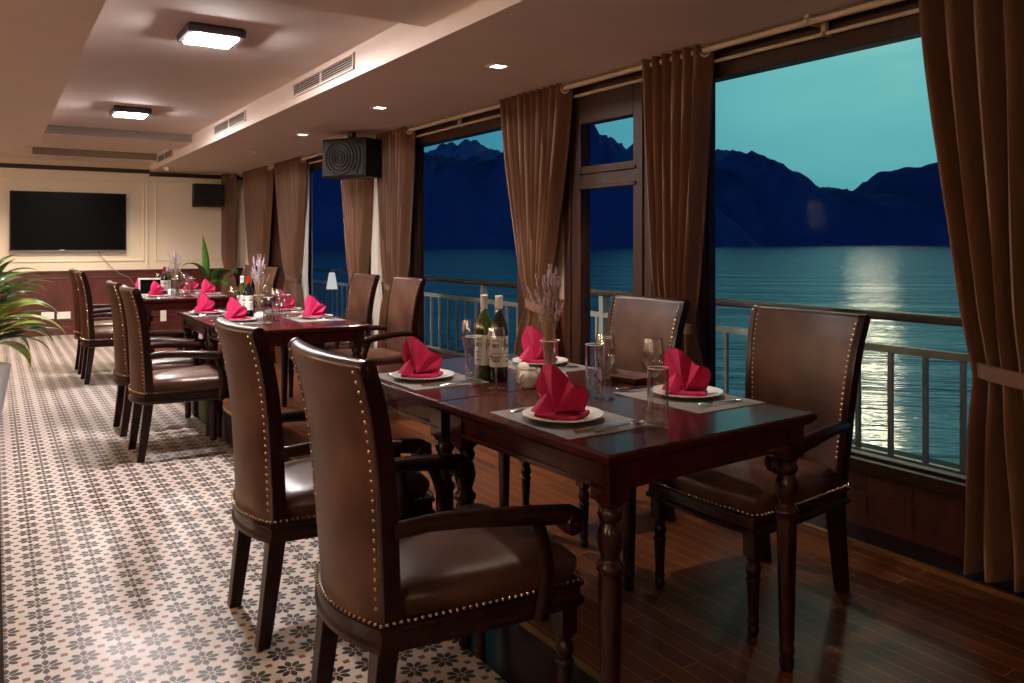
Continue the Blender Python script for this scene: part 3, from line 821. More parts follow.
def speaker_rings(t, w_, h_, y):
    g = MB()
    for r in (.03, .06, .095, .13, .165):
        if r < h_ / 2 - .01: g.torus((-.04, y, 0), (0, 1, 0), r, .009, 24, 6)
    for r in (.205, .25):
        pts = [(-.04 + r * math.cos(a), y, r * math.sin(a)) for a in [R(-38 + 76 * k / 10) for k in range(11)] if abs(r * math.sin(a)) < h_ / 2 - .02 and r * math.cos(a) - .04 < w_ / 2 - .01]
        g.tube(pts, .009, 6)
    g.build('cone_rings', 'speaker_face', t)
sp = thing('wall_speaker', 'black loudspeaker with ringed front hung above the curtains of middle windows', 'speaker', (2.865, 7.425, 2.155), R(-59))
MB().box(-.2625, .2625, 0, .27, -.19, .19).build('cabinet', 'black_plastic', sp, smooth=0, bevel=.012)
MB().box(-.25, .25, -.012, 0, -.178, .178).build('grille', 'speaker_face', sp, smooth=0, bevel=.006)
speaker_rings(sp, .525, .38, -.012)
MB().box(-.05, .05, .27, .72, -.03, .03).box(-.03, .03, .1, .16, .19, .262).build('bracket', 'black_plastic', sp, smooth=0)
sp = thing('wall_speaker', 'black loudspeaker on the end wall beside the farthest curtain', 'speaker', (2.79, 12.86, 2.06), R(-6))
MB().box(-.22, .22, 0, .24, -.175, .175).build('cabinet', 'black_plastic', sp, smooth=0, bevel=.012)
MB().box(-.21, .21, -.012, 0, -.165, .165).build('grille', 'speaker_face', sp, smooth=0, bevel=.006)
speaker_rings(sp, .44, .35, -.012)
MB().box(-.05, .05, .24, .37, -.03, .03).build('bracket', 'black_plastic', sp, smooth=0)

# ================================================================== CURTAINS
RODX, RODZ = 3.29, 2.385
def rod(y0, y1, x, z, r, name, label, group, brk):
    t = thing(name, label, 'curtain rod', (x, 0, z), 0, group)
    MB().tube([(0, y0, 0), (0, y1, 0)], r, 14).build('pole', 'rod', t)
    for y in brk:
        b = MB().box(-.010, XR - x, y - .012, y + .012, -.01, .01)
        b.box(-.014, .014, y - .012, y + .012, r, SOF - z)
        b.ball((-r - .006, y, 0), .014)
        b.build('bracket', 'rod', t, smooth=30)
rod(.4, 12.98, RODX, RODZ, .0165, 'curtain_rod', 'thick cream curtain rod along the top of the window wall', 'curtain rods', (2.45, 6.05, 9.3, 11.1))
rod(.4, 12.98, 3.375, 2.335, .011, 'curtain_rod', 'thinner cream curtain rod closer to the glass', 'curtain rods', (2.42, 6.02, 9.27, 11.07))

def curtain(y0, y1, tie_y, tie_w, tie_z, label, per=.078, amp=.058, bot=None, x=RODX, top=2.415, mat='curtain', name='curtain', group='brown tied curtains', tied=True, z0=.012):
    t = thing(name, label, 'curtain', (x, (y0 + y1) / 2, 0), 0, group)
    yc = (y0 + y1) / 2
    n = max(2, round((y1 - y0) / per))
    by0, by1 = bot if bot else (tie_y - tie_w * .85, tie_y + tie_w * .85)
    def edge(z):
        if z >= tie_z:
            q = (z - tie_z) / (top - tie_z); q = q ** .85 if tied else q
            q = q * .55 + .45 * q * q * (3 - 2 * q)
            return tie_y - tie_w / 2 + (y0 - tie_y + tie_w / 2) * q, tie_y + tie_w / 2 + (y1 - tie_y - tie_w / 2) * q
        q = (tie_z - z) / tie_z
        q = 1 - (1 - q) ** 2.2
        return tie_y - tie_w / 2 + (by0 - tie_y + tie_w / 2) * q, tie_y + tie_w / 2 + (by1 - tie_y - tie_w / 2) * q
    nu = n * 10
    ph = random.random() * 6
    def fn(u, v):
        z = z0 + (top - z0) * v
        a, b = edge(z)
        squeeze = math.exp(-((z - tie_z) / .16) ** 2) if tied else 0
        A = amp * (1 - .45 * squeeze)
        wob = .12 * math.sin(3 * z + u * 9 + ph) * min(1, (top - z) * 2)
        xx = A * math.cos(2 * PI * (n - .5) * u + wob * 2)
        f = abs(xx / A)
        y = a + (b - a) * (u + .012 * math.sin(5 * z + ph + u * 20) * (top - z) / top)
        # round the bundle where it is tied
        xx *= 1 - .0 * squeeze
        return (xx, y - yc, z)
    sh = MB().grid(fn, nu, 40)
    o = sh.build('drape', mat, t, smooth=80)
    md = o.modifiers.new('thickness', 'SOLIDIFY'); md.thickness = .004; md.offset = 0
    if tied:
        bnd = MB()
        rs = []
        for zz in (-.032, -.028, .028, .032):
            off = .006 if abs(zz) < .03 else -.004
            rs.append([((amp * .62 + .012 + off) * math.cos(2 * PI * k / 28), tie_y - yc + (tie_w / 2 + .016 + off) * math.sin(2 * PI * k / 28), tie_z + zz + .025 * math.sin(2 * PI * k / 28)) for k in range(28)])
        bnd.rings(rs, False, False)
        bo = bnd.build('tieback', mat, t, smooth=50)
        md = bo.modifiers.new('thickness', 'SOLIDIFY'); md.thickness = .004
    if mat == 'curtain':
        pr = (y1 - y0) / (n - .5)
        for k in (0,):
            yk = y0 + pr * (.25 + k / 2)
            if yk < y1:
                MB().torus((0, yk - yc, RODZ), (.5, 1, 0), .031, .0075, 22, 8).build('grommet', 'rod', t, smooth=60)
    return t
curtain(1.02, 1.87, 1.44, .44, .80, 'large brown curtain tied back at the right edge of the picture', bot=(1.0, 1.68), per=.10, amp=.07)
curtain(3.10, 3.56, 3.34, .24, .86, 'brown curtain between the nearest window and the balcony door')
curtain(4.38, 5.15, 4.74, .20, .87, 'brown curtain tied back behind the lavender vase of the front tables', bot=(4.50, 5.0))
curtain(6.82, 7.50, 7.16, .36, .88, 'brown curtain at the far side of the middle window, just right of the near loudspeaker')
curtain(7.78, 8.50, 8.10, .30, .86, 'brown curtain hanging directly under the near loudspeaker', bot=(7.8, 8.35))
curtain(9.90, 10.96, 10.34, .42, .86, 'brown curtain left of the rear window, behind the middle tables')
curtain(11.35, 12.58, 11.95, .60, .86, 'brown curtain in front of the dark door near the end wall')
curtain(12.95, 13.15, 13.05, .15, .86, 'narrow brown curtain in the corner next to the far speaker', x=3.14, amp=.10, per=.07)
curtain(7.74, 7.98, 7.80, .17, .9, 'white sheer curtain hanging at the pillar under the near loudspeaker', per=.05, amp=.02, x=3.375, mat='sheer', name='sheer_curtain', group='sheer curtains', tied=False)
curtain(9.95, 10.4, 10.10, .15, .9, 'white sheer strip beside the curtain left of the rear window', per=.06, amp=.018, x=3.375, mat='sheer', name='sheer_curtain', group='sheer curtains', tied=False)
curtain(12.60, 12.93, 12.76, .30, .9, 'white sheer strip beside the narrow corner curtain', per=.06, amp=.018, x=3.375, mat='sheer', name='sheer_curtain', group='sheer curtains', tied=False)

# ================================================================== TABLES
TW, TL, TH = .864, .830, .80
def turned(hs, z_top, seg=24):
    """profile of a turned leg below a square block, foot at z=0"""
    return [(.016, 0), (.021, .006), (.023, .03), (.019, .048), (.024, .058), (.024, .068), (.021, .076),
            (.023, .10), (.031, z_top - .20), (.030, z_top - .185), (.036, z_top - .178), (.036, z_top - .165), (.026, z_top - .155), (.024, z_top - .145),
            (.032, z_top - .12), (.036, z_top - .098), (.031, z_top - .072), (.024, z_top - .055), (.030, z_top - .048), (.034, z_top - .035), (.030, z_top - .022), (.026, z_top - .015), (.036, z_top - .006), (.036, z_top)]
def make_table():
    t = thing('dining_table', '', 'table', group='square tables pushed together in pairs')
    hx, hy = TW / 2, TL / 2
    def rect(dx, z): return [(-hx + dx, -hy + dx, z), (hx - dx, -hy + dx, z), (hx - dx, hy - dx, z), (-hx + dx, hy - dx, z)]
    MB().rings([rect(.022, 0.762), rect(.012, 0.767), rect(.006, 0.775), rect(.0, 0.780), rect(.0, 0.794), rect(.003, 0.798), rect(.007, .80)]).build('tabletop', 'table', t, smooth=0)
    a = MB(); i0, th = .036, .02
    for sx in (-1, 1):
        x0 = sx * (hx - i0); a.box(min(x0, x0 - sx * th), max(x0, x0 - sx * th), -hy + i0, hy - i0, 0.698, 0.762)
        y0 = sx * (hy - i0); a.box(-hx + i0 + th, hx - i0 - th, min(y0, y0 - sx * th), max(y0, y0 - sx * th), 0.698, 0.762)
        # bead along the lower edge
        a.box(min(x0, x0 + sx * .008), max(x0, x0 + sx * .008), -hy + i0, hy - i0, 0.695, 0.709)
        a.box(-hx + i0, hx - i0, min(y0, y0 + sx * .008), max(y0, y0 + sx * .008), 0.695, 0.709)
        a.box(min(x0, x0 + sx * .005), max(x0, x0 + sx * .005), -hy + i0, hy - i0, .742, 0.762)
        a.box(-hx + i0, hx - i0, min(y0, y0 + sx * .005), max(y0, y0 + sx * .005), .742, 0.762)
    a.build('apron', 'table', t, smooth=0, bevel=.003)
    lg = MB().box(-.036, .036, -.036, .036, 0.665, 0.762)
    lg.lathe(turned(.036, 0.665), 32, (0, 0, 0), flute=(.09, .47, .10))
    l0 = lg.build('leg', 'leg_wood', t, smooth=50)
    k = 0
    for sx in (-1, 1):
        for sy in (-1, 1):
            o = l0 if k == 0 else l0.copy()
            if k: COL.objects.link(o); o.parent = t
            o.location = (sx * (hx - .064), sy * (hy - .064), 0); k += 1
    return t
tb = make_table(); used = []
TK = .929
GX = (1.702, 1.612, 1.570)            # centre line of each table pair
GY = (1.520, 4.830, 8.010)            # near edge of each table pair
GR = (R(2.4), 0.0, 0.0)               # slight turn of the front pair
def table_spot(g, j):
    x0, y0 = GX[g] - TW / 2, GY[g]
    u, v = TW / 2, TL * (j + .5) + .002 * j
    return (x0 + u * math.cos(GR[g]) - v * math.sin(GR[g]), y0 + u * math.sin(GR[g]) + v * math.cos(GR[g]), 0)
TWH = ['front', 'middle', 'rear']
for g in range(3):
    for j in range(2):
        lab = [['nearest square mahogany table with the empty polished near edge', 'square mahogany table of the front pair carrying the lavender vase and bottles'],
               ['square mahogany table of the middle pair, closer to the front chairs', 'square mahogany table of the middle pair, farther one with wine bottle'],
               ['square mahogany table of the rear pair, closer one near the end wall', 'square mahogany table of the rear pair, last one before the television']][g][j]
        place(tb, used, table_spot(g, j), GR[g], lab, 'square tables pushed together in pairs')

# ================================================================== CHAIRS
def hw_at(z):
    return .200 + .042 * max(0, min(1, (z - .40) / .62))
def xs_at(z):
    t = max(0, min(1.05, (z - .40) / .62))
    return -.243 - .036 * t - .040 * t ** 4.5
def bow_at(z):
    t = max(0, min(1, (z - .40) / .62))
    return .050 - .020 * t
def th_at(z):
    t = max(0, min(1, (z - .40) / .62))
    return .039 - .001 * t ** 4
TOPZ = 1.034; RR = .0195
RC = (xs_at(TOPZ) + RR, TOPZ)
def back_profile(out=0.0, n=16):
    pts = []
    for k in range(n):
        z = .405 + (TOPZ - .405) * k / n
        pts.append((xs_at(z) + th_at(z) + out, z))
    for k in range(9):
        a = R(180 * k / 8)
        pts.append((RC[0] + (RR + out) * math.cos(a), RC[1] + (RR + out) * math.sin(a)))
    for k in range(1, n + 1):
        z = TOPZ - (TOPZ - .405) * k / n
        pts.append((xs_at(z) - out, z))
    return pts
def make_chair():
    t = thing('dining_armchair', '', 'armchair', group='leather dining armchairs')
    prof = back_profile()
    npf = len(prof)
    NU = 14
    rings = []
    for i in range(NU + 1):
        s = -1 + 2 * i / NU
        ring = []
        for (x, z) in prof:
            front = x > xs_at(z) + .03
            pad = .010 * (1 - abs(s) ** 4) * (1 if front else .5) * (1 if front else -1)
            ring.append((x - bow_at(z) * (1 - s * s) + pad, s * hw_at(z), z))
        rings.append(ring)
    bk = MB().rings(rings).build('backrest', 'leather', t, smooth=50)
    op = back_profile(.003)
    for sy in (-1, 1):
        r1 = [(x, sy * (hw_at(z) - .003), z) for x, z in op]
        r2 = [(x, sy * (hw_at(z) + .018), z) for x, z in op]
        r3 = [(x * .94 + .06 * (xs_at(z) + .033), sy * (hw_at(z) + .022), z) for x, z in op]
        p = MB().rings([r1, r2, r3])
        p.torus((RC[0], sy * (hw_at(1.0) + .021), RC[1]), (0, 1, 0), .016, .005, 16, 6)
        p.ball((RC[0], sy * (hw_at(1.0) + .021), RC[1]), .008)
        p.build('back_post', 'wood', t, smooth=35)
        # nail heads on the rear and the front edge of the back
        for nm, rear in (('nail_row', True), ('nail_row', False)):
            nl = MB(); z = .45 if rear else .52
            while z < 1.036:
                if rear:
                    s = (hw_at(z) - .010) / hw_at(z)
                    nl.ball((xs_at(z) - bow_at(z) * (1 - s * s) - .003, sy * (hw_at(z) - .010), z), .0060, 6, 4)
                else:
                    s = (hw_at(z) - .012) / hw_at(z)
                    nl.ball((xs_at(z) + th_at(z) - bow_at(z) * (1 - s * s) + .001, sy * (hw_at(z) - .012), z), .0062, 6, 4)
                z += .024 if rear else .020
            nl.build(nm, 'nail', bk)
    # seat rail
    def outline(dx, n=10):
        pts = []
        for k in range(n + 1):                      # rear arc, from -y to +y
            s = -1 + 2 * k / n
            pts.append((-.247 - .052 * (1 - s * s) - dx, s * (.214 + dx)))
        pts.append((-.05, .238 + dx)); pts.append((.12, .256 + dx)); pts.append((.290 + dx * .5, .262 + dx)); 
        for k in range(9):
            s = 1 - 2 * k / 8
            pts.append((.313 + .018 * (1 - s * s) + dx, s * (.250 + dx)))
        pts.append((.290 + dx * .5, -.262 - dx)); pts.append((.12, -.256 - dx)); pts.append((-.05, -.238 - dx))
        return pts
    MB().rings([[(x, y, z) for x, y in outline(d_)] for d_, z in ((-.002, .345), (.010, .349), (.011, .362), (.003, .370), (.003, .392), (.010, .398), (.010, .408), (-.004, .413))]).build('seat_rail', 'wood', t, smooth=35)
    rail_o = t.children[-1] if False else [c_ for c_ in COL.objects if c_.name.startswith('seat_rail')][-1]
    # cushion
    def cush(dx, z, n=8):
        pts = [(-.200, -.19), (-.200, .19), (-.05, .226), (.06, .242), (.20, .250), (.278, .252)]
        for k in range(n + 1):
            s = 1 - 2 * k / n
            pts.append((.300 + .018 * (1 - s * s), s * .236))
        pts += [(.278, -.252), (.20, -.250), (.06, -.242), (-.05, -.226)]
        k = 1 + dx / .24
        return [(.06 + (x - .06) * k, y * k, z + .006 * (x > .2)) for x, y in pts]
    MB().rings([cush(0, .408), cush(.004, .425), cush(.010, .445), cush(.008, .465), cush(-.006, .482), cush(-.03, .494), cush(-.07, .502), cush(-.12, .508), cush(-.18, .511)]).build('seat', 'leather', t, smooth=60)
    ns = MB()
    ol = outline(.008, 24)
    per = 0; acc = 0
    pts = ol + [ol[0]]
    for (xa, ya), (xb, yb) in zip(pts, pts[1:]):
        L = math.hypot(xb - xa, yb - ya)
        while acc < L:
            ns.ball((xa + (xb - xa) * acc / L, ya + (yb - ya) * acc / L, .419), .0054, 6, 4)
            acc += .018
        acc -= L
    ns.build('nail_row', 'nail', rail_o)
    # arms
    for sy in (-1, 1):
        P = [(-.225, .230, .640), (-.14, .246, .648), (-.04, .268, .646), (.06, .286, .638), (.14, .293, .628), (.20, .295, .620), (.242, .295, .614), (.268, .295, .602), (.270, .295, .582), (.252, .295, .571), (.234, .295, .580), (.236, .295, .592)]
        a = MB().tube([(x, sy * y, z) for x, y, z in P], [.020, .021, .023, .025, .026, .026, .026, .025, .022, .018, .014, .008], 12, up=(0, 1, 0))
        a.cyl_axis((.250, sy * .270, .594), (.250, sy * .320, .594), .030, 18)
        a.torus((.250, sy * .320, .594), (0, 1, 0), .022, .0055, 18, 6).ball((.250, sy * .320, .594), .009)
        a.torus((.250, sy * .270, .594), (0, 1, 0), .022, .0055, 18, 6).ball((.250, sy * .270, .594), .009)
        a.build('armrest', 'wood', t, smooth=50)
        Q = [(.175, .268, .345), (.185, .272, .40), (.190, .278, .46), (.180, .284, .52), (.160, .289, .58), (.140, .292, .625)]
        MB().tube([(x, sy * y, z) for x, y, z in Q], [.024, .024, .022, .020, .018, .018], 10, ry=.62, up=(0, 1, 0)).build('arm_support', 'wood', t, smooth=50)
    # front legs
    lg = MB().box(-.024, .024, -.024, .024, .265, .40)
    lg.lathe([(.013, 0), (.018, .006), (.020, .022), (.015, .036), (.020, .044), (.020, .052), (.0165, .060), (.0175, .08), (.022, .17), (.021, .178), (.0255, .184), (.0255, .192), (.019, .198),
              (.024, .212), (.0265, .225), (.022, .240), (.017, .248), (.023, .256), (.023, .265)], 20)
    l0 = lg.build('leg', 'wood', t, smooth=50)
    l0.location = (.283, -.226, 0)
    o = l0.copy(); COL.objects.link(o); o.parent = t; o.location = (.283, .226, 0)
    # rear legs, square, raked backwards
    def sq(cx, cy, h, z): return [(cx - h, cy - h, z), (cx + h, cy - h, z), (cx + h, cy + h, z), (cx - h, cy + h, z)]
    r0 = MB().rings([sq(-.045, 0, .021, 0), sq(-.037, 0, .022, .05), sq(-.012, 0, .026, .25), sq(0, 0, .028, .36)]).build('leg', 'wood', t, smooth=0, bevel=.004)
    r0.location = (-.226, -.182, 0)
    o = r0.copy(); COL.objects.link(o); o.parent = t; o.location = (-.226, .182, 0)
    return t
ch = make_chair(); used = []
LX = 1.02
chairs = [
    (LX + .004, 1.975, 0, 'brown leather armchair nearest the camera, its back turned to the aisle'),
    (LX - .01, 2.82, 0, 'brown leather armchair second from the camera on the aisle side of front tables'),
    (LX, 5.46, 0, 'brown leather armchair on the tiled aisle at the middle tables, nearer one'),
    (LX, 6.22, 0, 'brown leather armchair on the tiled aisle at the middle tables, farther one'),
    (LX - .01, 8.64, 0, 'brown leather armchair at the rear tables on the aisle side, nearer one'),
    (LX - .01, 9.32, 0, 'brown leather armchair at the rear tables on the aisle side, last before the wall'),
    (2.44, 2.05, PI, 'brown leather armchair by the window facing the camera, right of the nearest table'),
    (2.445, 2.98, PI, 'brown leather armchair before the balcony door on the window side of front tables'),
    (2.43, 5.70, PI, 'brown leather armchair on the window side of middle tables, nearer right one'),
    (2.43, 6.56, PI, 'brown leather armchair on the window side of middle tables, farther left one'),
    (2.33, 9.0, PI, 'brown leather armchair on the window side of rear tables, nearer one'),
    (2.33, 9.85, PI, 'brown leather armchair on the window side of rear tables, last one'),
]
for x, y, rz, lab in chairs:
    place(ch, used, (x, y, 0), rz, lab, 'leather dining armchairs')

# ================================================================== TABLEWARE
def make_napkin():
    m = MB()
    # flat folded base
    def base(dx, z): return [(-.058 + dx, -.066 + dx, z), (.058 - dx, -.066 + dx, z), (.062 - dx, .062 - dx, z), (-.054 + dx, .066 - dx, z)]
    m.rings([base(.002, 0), base(0, .004), base(0, .010), base(.006, .014)])
    # standing fan: leaves fold out from a point low at the front
    NT, NR = 40, 10
    def L(th):
        q = th / PI                            # 0 right, 1 left
        a = .070 + .080 * math.exp(-((q - .60) / .16) ** 2) + .036 * math.exp(-((q - .24) / .14) ** 2)
        return a
    def zig(th):
        q = th / PI
        k = q * 4.6
        return (abs((k % 1.0) - .5) * 2 - .5)
    def side(sg):
        def fn(u, v):
            th = PI * (.02 + .96 * u)
            r = L(th) * v
            y = -r * math.cos(th) * 1.0 + .004
            z = .013 + r * math.sin(th)
            amp = (.030 if sg < 0 else .016) * min(1, v * 1.5) * (.35 + .65 * math.sin(PI * u))
            bulge = .050 * (1 - v ** 1.5) * math.sin(PI * u) ** .5 * (1 - .25 * u)
            x = sg * (bulge + .004) + zig(th) * amp
            return (x, y, z)
        return fn
    m.grid(side(-1), NT, NR)
    m.grid(side(1), NT, NR)
    # one loose side leaf lying over the plate
    def leaf(u, v):
        a = (u - .5) * 1.0
        return (-.045 - .030 * math.cos(a * 2.2) * v + .01, .030 + a * .062 + .02 * v, .012 + .060 * (1 - v) * (1 - abs(a)) + .004)
    m.grid(leaf, 8, 6)
    return m.build('folded_napkin', 'napkin', smooth=22)
def make_plate():
    t = thing('plate', '', 'plate')
    MB().lathe([(.0, 0), (.062, 0), (.066, .004), (.070, .003), (.098, .011), (.128, .017), (.130, .0195), (.127, .021), (.098, .0155), (.074, .0085), (.0, .0075)][1:-1] + [(.02, .0075)], 40).build('dish', 'china', t, smooth=50)
    MB().torus((0, 0, .0195), (0, 0, 1), .1285, .0022, 40, 6).build('rim', 'china', t, smooth=60)
    return t
def make_mat():
    m = MB()
    def rc(dx, z): return [(-.165 + dx, -.22 + dx, z), (.165 - dx, -.22 + dx, z), (.165 - dx, .22 - dx, z), (-.165 + dx, .22 - dx, z)]
    m.rings([rc(0, 0), rc(0, .002), rc(.002, .003)])
    return m.build('placemat', 'mat', smooth=0)
def handle_pts(l, w0, w1, z=.003):
    return [(-l, -w0, z), (-l, w0, z), (0, w1, z + .004), (0, -w1, z + .004)]
def make_knife():
    t = thing('knife', '', 'knife')
    MB().tube([(-.11, 0, .006), (-.10, 0, .006), (-.04, 0, .007), (0, 0, .007)], [.004, .0075, .0065, .005], 8, ry=.6).build('handle', 'steel', t)
    MB().rings([[(0, -.005, .006), (.02, -.009, .0065), (.08, -.010, .006), (.115, -.004, .005), (.118, .005, .005), (.02, .006, .0065), (0, .004, .006)],
                [(0, -.005, .008), (.02, -.009, .0075), (.08, -.010, .007), (.115, -.004, .006), (.118, .005, .006), (.02, .006, .008), (0, .004, .008)]]).build('blade', 'steel', t, smooth=0)
    return t
def make_fork():
    t = thing('fork', '', 'fork')
    MB().tube([(-.12, 0, .004), (-.11, 0, .004), (-.03, 0, .008), (.015, 0, .011)], [.004, .008, .004, .0035], 8, ry=.45).build('handle', 'steel', t)
    h = MB()
    def pal(u, v): return (.015 + .035 * u, (v - .5) * (.008 + .016 * min(1, u * 1.6)), .011 - .004 * math.sin(PI * u * .9))
    h.grid(pal, 5, 4)
    for k in range(4):
        y = -.0105 + .007 * k
        h.tube([(.048, y, .008), (.07, y * .95, .009), (.095, y * .9, .014)], [.002, .0018, .001], 5)
    h.build('tines', 'steel', t)
    return t
def make_spoon():
    t = thing('spoon', '', 'spoon')
    MB().tube([(-.12, 0, .004), (-.11, 0, .004), (-.03, 0, .008), (.02, 0, .010)], [.004, .008, .004, .0035], 8, ry=.45).build('handle', 'steel', t)
    b = MB()
    def bowl(u, v):
        a = 2 * PI * u; r = v
        x = .047 + .031 * r * math.cos(a); y = .021 * r * math.sin(a)
        return (x, y, .0035 + .009 * r * r)
    b.grid(bowl, 20, 6, True)
    o = b.build('bowl', 'steel', t)
    md = o.modifiers.new('thickness', 'SOLIDIFY'); md.thickness = .0012
    return t
def make_wineglass():
    t = thing('wine_glass', '', 'wine glass')
    MB().lathe([(.036, 0), (.036, .002), (.010, .006), (.0045, .012)], 28).build('foot', 'glass', t)
    MB().lathe([(.0045, .010), (.0038, .05), (.0042, .085), (.010, .092)], 14).build('stem', 'glass', t)
    MB().lathe([(.010, .090), (.026, .103), (.037, .125), (.0395, .145), (.037, .170), (.031, .205), (.0300, .2052), (.0358, .170), (.0383, .145), (.0358, .126), (.024, .106), (.004, .097)], 32).build('bowl', 'glass', t)
    return t
def make_tumbler():
    t = thing('tumbler', '', 'glass')
    MB().lathe([(.030, 0), (.033, .003), (.0345, .12), (.0345, .145), (.0332, .145), (.0318, .020), (.012, .016)], 28).build('vessel', 'glass', t)
    MB().torus((0, 0, .145), (0, 0, 1), .0338, .0012, 28, 6).build('rim', 'china', t)
    return t
def make_bottle(glass, cap, name, neck_label=True):
    t = thing(name, '', 'bottle')
    MB().lathe([(.030, .004), (.036, 0), (.0375, .006), (.0375, .185), (.035, .205), (.026, .225), (.017, .243), (.0145, .26), (.0142, .29)], 28).build('body', glass, t)
    MB().lathe([(.0148, .252), (.0148, .297), (.0158, .299), (.0158, .307), (.0135, .309)], 20).build('capsule', cap, t)
    MB().lathe([(.0379, .055), (.0379, .165)], 28, cap0=False, cap1=False).build('label', 'label', t)
    return t
def make_vase():
    t = thing('glass_vase', '', 'vase')
    MB().lathe([(.034, 0), (.038, .004), (.036, .03), (.024, .085), (.0235, .10), (.030, .14), (.040, .165), (.0388, .165), (.029, .14), (.0222, .10), (.0228, .086), (.034, .032), (.03, .012), (.01, .010)], 28).build('vessel', 'glass', t)
    MB().torus((0, 0, .165), (0, 0, 1), .0394, .0013, 28, 6).build('rim', 'china', t)
    return t
def make_lavender():
    t = thing('lavender_bunch', '', 'dried flowers')
    st, hd = MB(), MB()
    rnd = random.Random(4)
    for k in range(46):
        a = rnd.uniform(0, 2 * PI); r0 = rnd.uniform(0, .016); r1 = rnd.uniform(.0, .075) ; h = rnd.uniform(.24, .40)
        p0 = Vector((.026 * math.cos(a + 2.5) * rnd.random(), .026 * math.sin(a + 2.5) * rnd.random(), .014))
        p1 = Vector((r0 * math.cos(a), r0 * math.sin(a), .10))
        p2 = Vector((r1 * .45 * math.cos(a), r1 * .45 * math.sin(a), .10 + (h - .10) * .5))
        p3 = Vector((r1 * math.cos(a), r1 * math.sin(a), h))
        st.tube([p0, p1, p2, p3], .0013, 4)
        dr = (p3 - p2).normalized()
        n = rnd.randint(4, 8)
        for j in range(n):
            c_ = p3 + dr * (j * .008 - .02)
            hd.ball((c_.x + rnd.uniform(-.003, .003), c_.y + rnd.uniform(-.003, .003), c_.z), rnd.uniform(.0045, .0072) * (1 - .35 * j / n), 6, 4, (1, 1, 1.4))
    tag(st.build('stems', 'straw', t), kind='stuff')
    tag(hd.build('flower_heads', 'lavender', t), kind='stuff')
    return t
def make_pot():
    t = thing('sugar_pot', '', 'pot')
    MB().lathe([(.022, 0), (.026, .003), (.034, .020), (.036, .036), (.031, .054), (.024, .060), (.026, .064), (.023, .065), (.02, .058)], 28).build('body', 'china', t)
    MB().torus((.040, 0, .034), (0, 1, 0), .014, .0035, 16, 6).build('handle', 'china', t)
    return t
def make_shaker():
    t = thing('salt_shaker', '', 'shaker')
    MB().lathe([(.020, 0), (.0225, .003), (.0215, .055), (.0195, .066), (.012, .074), (.004, .077)], 24).build('body', 'china', t)
    h = MB()
    for k in range(5):
        a = 2 * PI * k / 5
        h.ball((.008 * math.cos(a), .008 * math.sin(a), .0755), .0012, 6, 4)
    h.build('pour_holes', 'label_ink', t)
    return t

def set_out(src, used, loc, rz, label, group=None, scale=(1, 1, 1)):
    return place(src, used, (loc[0] * TK, loc[1] * TK, TH + (loc[2] - TH) * TK), rz, label, group, scale=tuple(k * TK for k in scale))
NAP, PLT, MAT = make_napkin(), make_plate(), make_mat()
tag(NAP, '', 'napkin'); tag(MAT, '', 'placemat')
KN, FK, SPN = make_knife(), make_fork(), make_spoon()
WG, TM = make_wineglass(), make_tumbler()
U = {k: [] for k in ('nap', 'plt', 'mat', 'kn', 'fk', 'sp', 'wg', 'tm')}
seats = []
seat_xy = [[(1.525, 2.05), (1.495, 2.98), (2.140, 2.115), (2.130, 3.04)],
           [(1.47, 5.87), (1.42, 6.62), (2.02, 5.80), (2.03, 6.56)],
           [(1.44, 8.98), (1.40, 9.72), (1.965, 9.06), (1.93, 9.75)]]
sname = ['near aisle-side', 'far aisle-side', 'near window-side', 'far window-side']
PZ = TH
MATH = .003
for g in range(3):
    for k, (x, y) in enumerate(seat_xy[g]):
        left = k < 2
        dr = 1 if left else -1
        rz = 0 if left else PI
        where = f'{sname[k]} place of the {TWH[g]} tables'
        mx = x + dr * .025 if left else x + dr * .02
        set_out(MAT, U['mat'], (mx, y - (.0 if left else .02), PZ), rz, f'grey woven placemat at the {where}', 'grey placemats')
        set_out(PLT, U['plt'], (x, y, PZ + MATH), 0, f'white plate under the napkin at the {where}', 'white plates')
        face = R(33 + random.uniform(-14, 14)) - R(90) + PI / 2
        # the fan lies across the camera's line of sight like in the photograph
        nz = R(-57 + 90) + random.uniform(-.2, .2)
        set_out(NAP, U['nap'], (x - .004, y, PZ + MATH + .0115), nz + PI * 0, f'crimson fan-folded napkin on the plate at the {where}', 'crimson napkins', scale=(1.08, 1.08, 1.04))
        zc = PZ + MATH
        set_out(KN, U['kn'], (x + dr * .02, y - dr * .165, zc), rz + R(random.uniform(-3, 3)), f'steel knife beside the plate at the {where}', 'steel knives')
        set_out(SPN, U['sp'], (x + dr * .09, y - dr * .200, zc), rz + R(random.uniform(-3, 3)), f'steel spoon beside the knife at the {where}', 'steel spoons')
        set_out(FK, U['fk'], (x + dr * .03, y + dr * .170, zc), rz + R(random.uniform(-3, 3)), f'steel fork beside the plate at the {where}', 'steel forks')

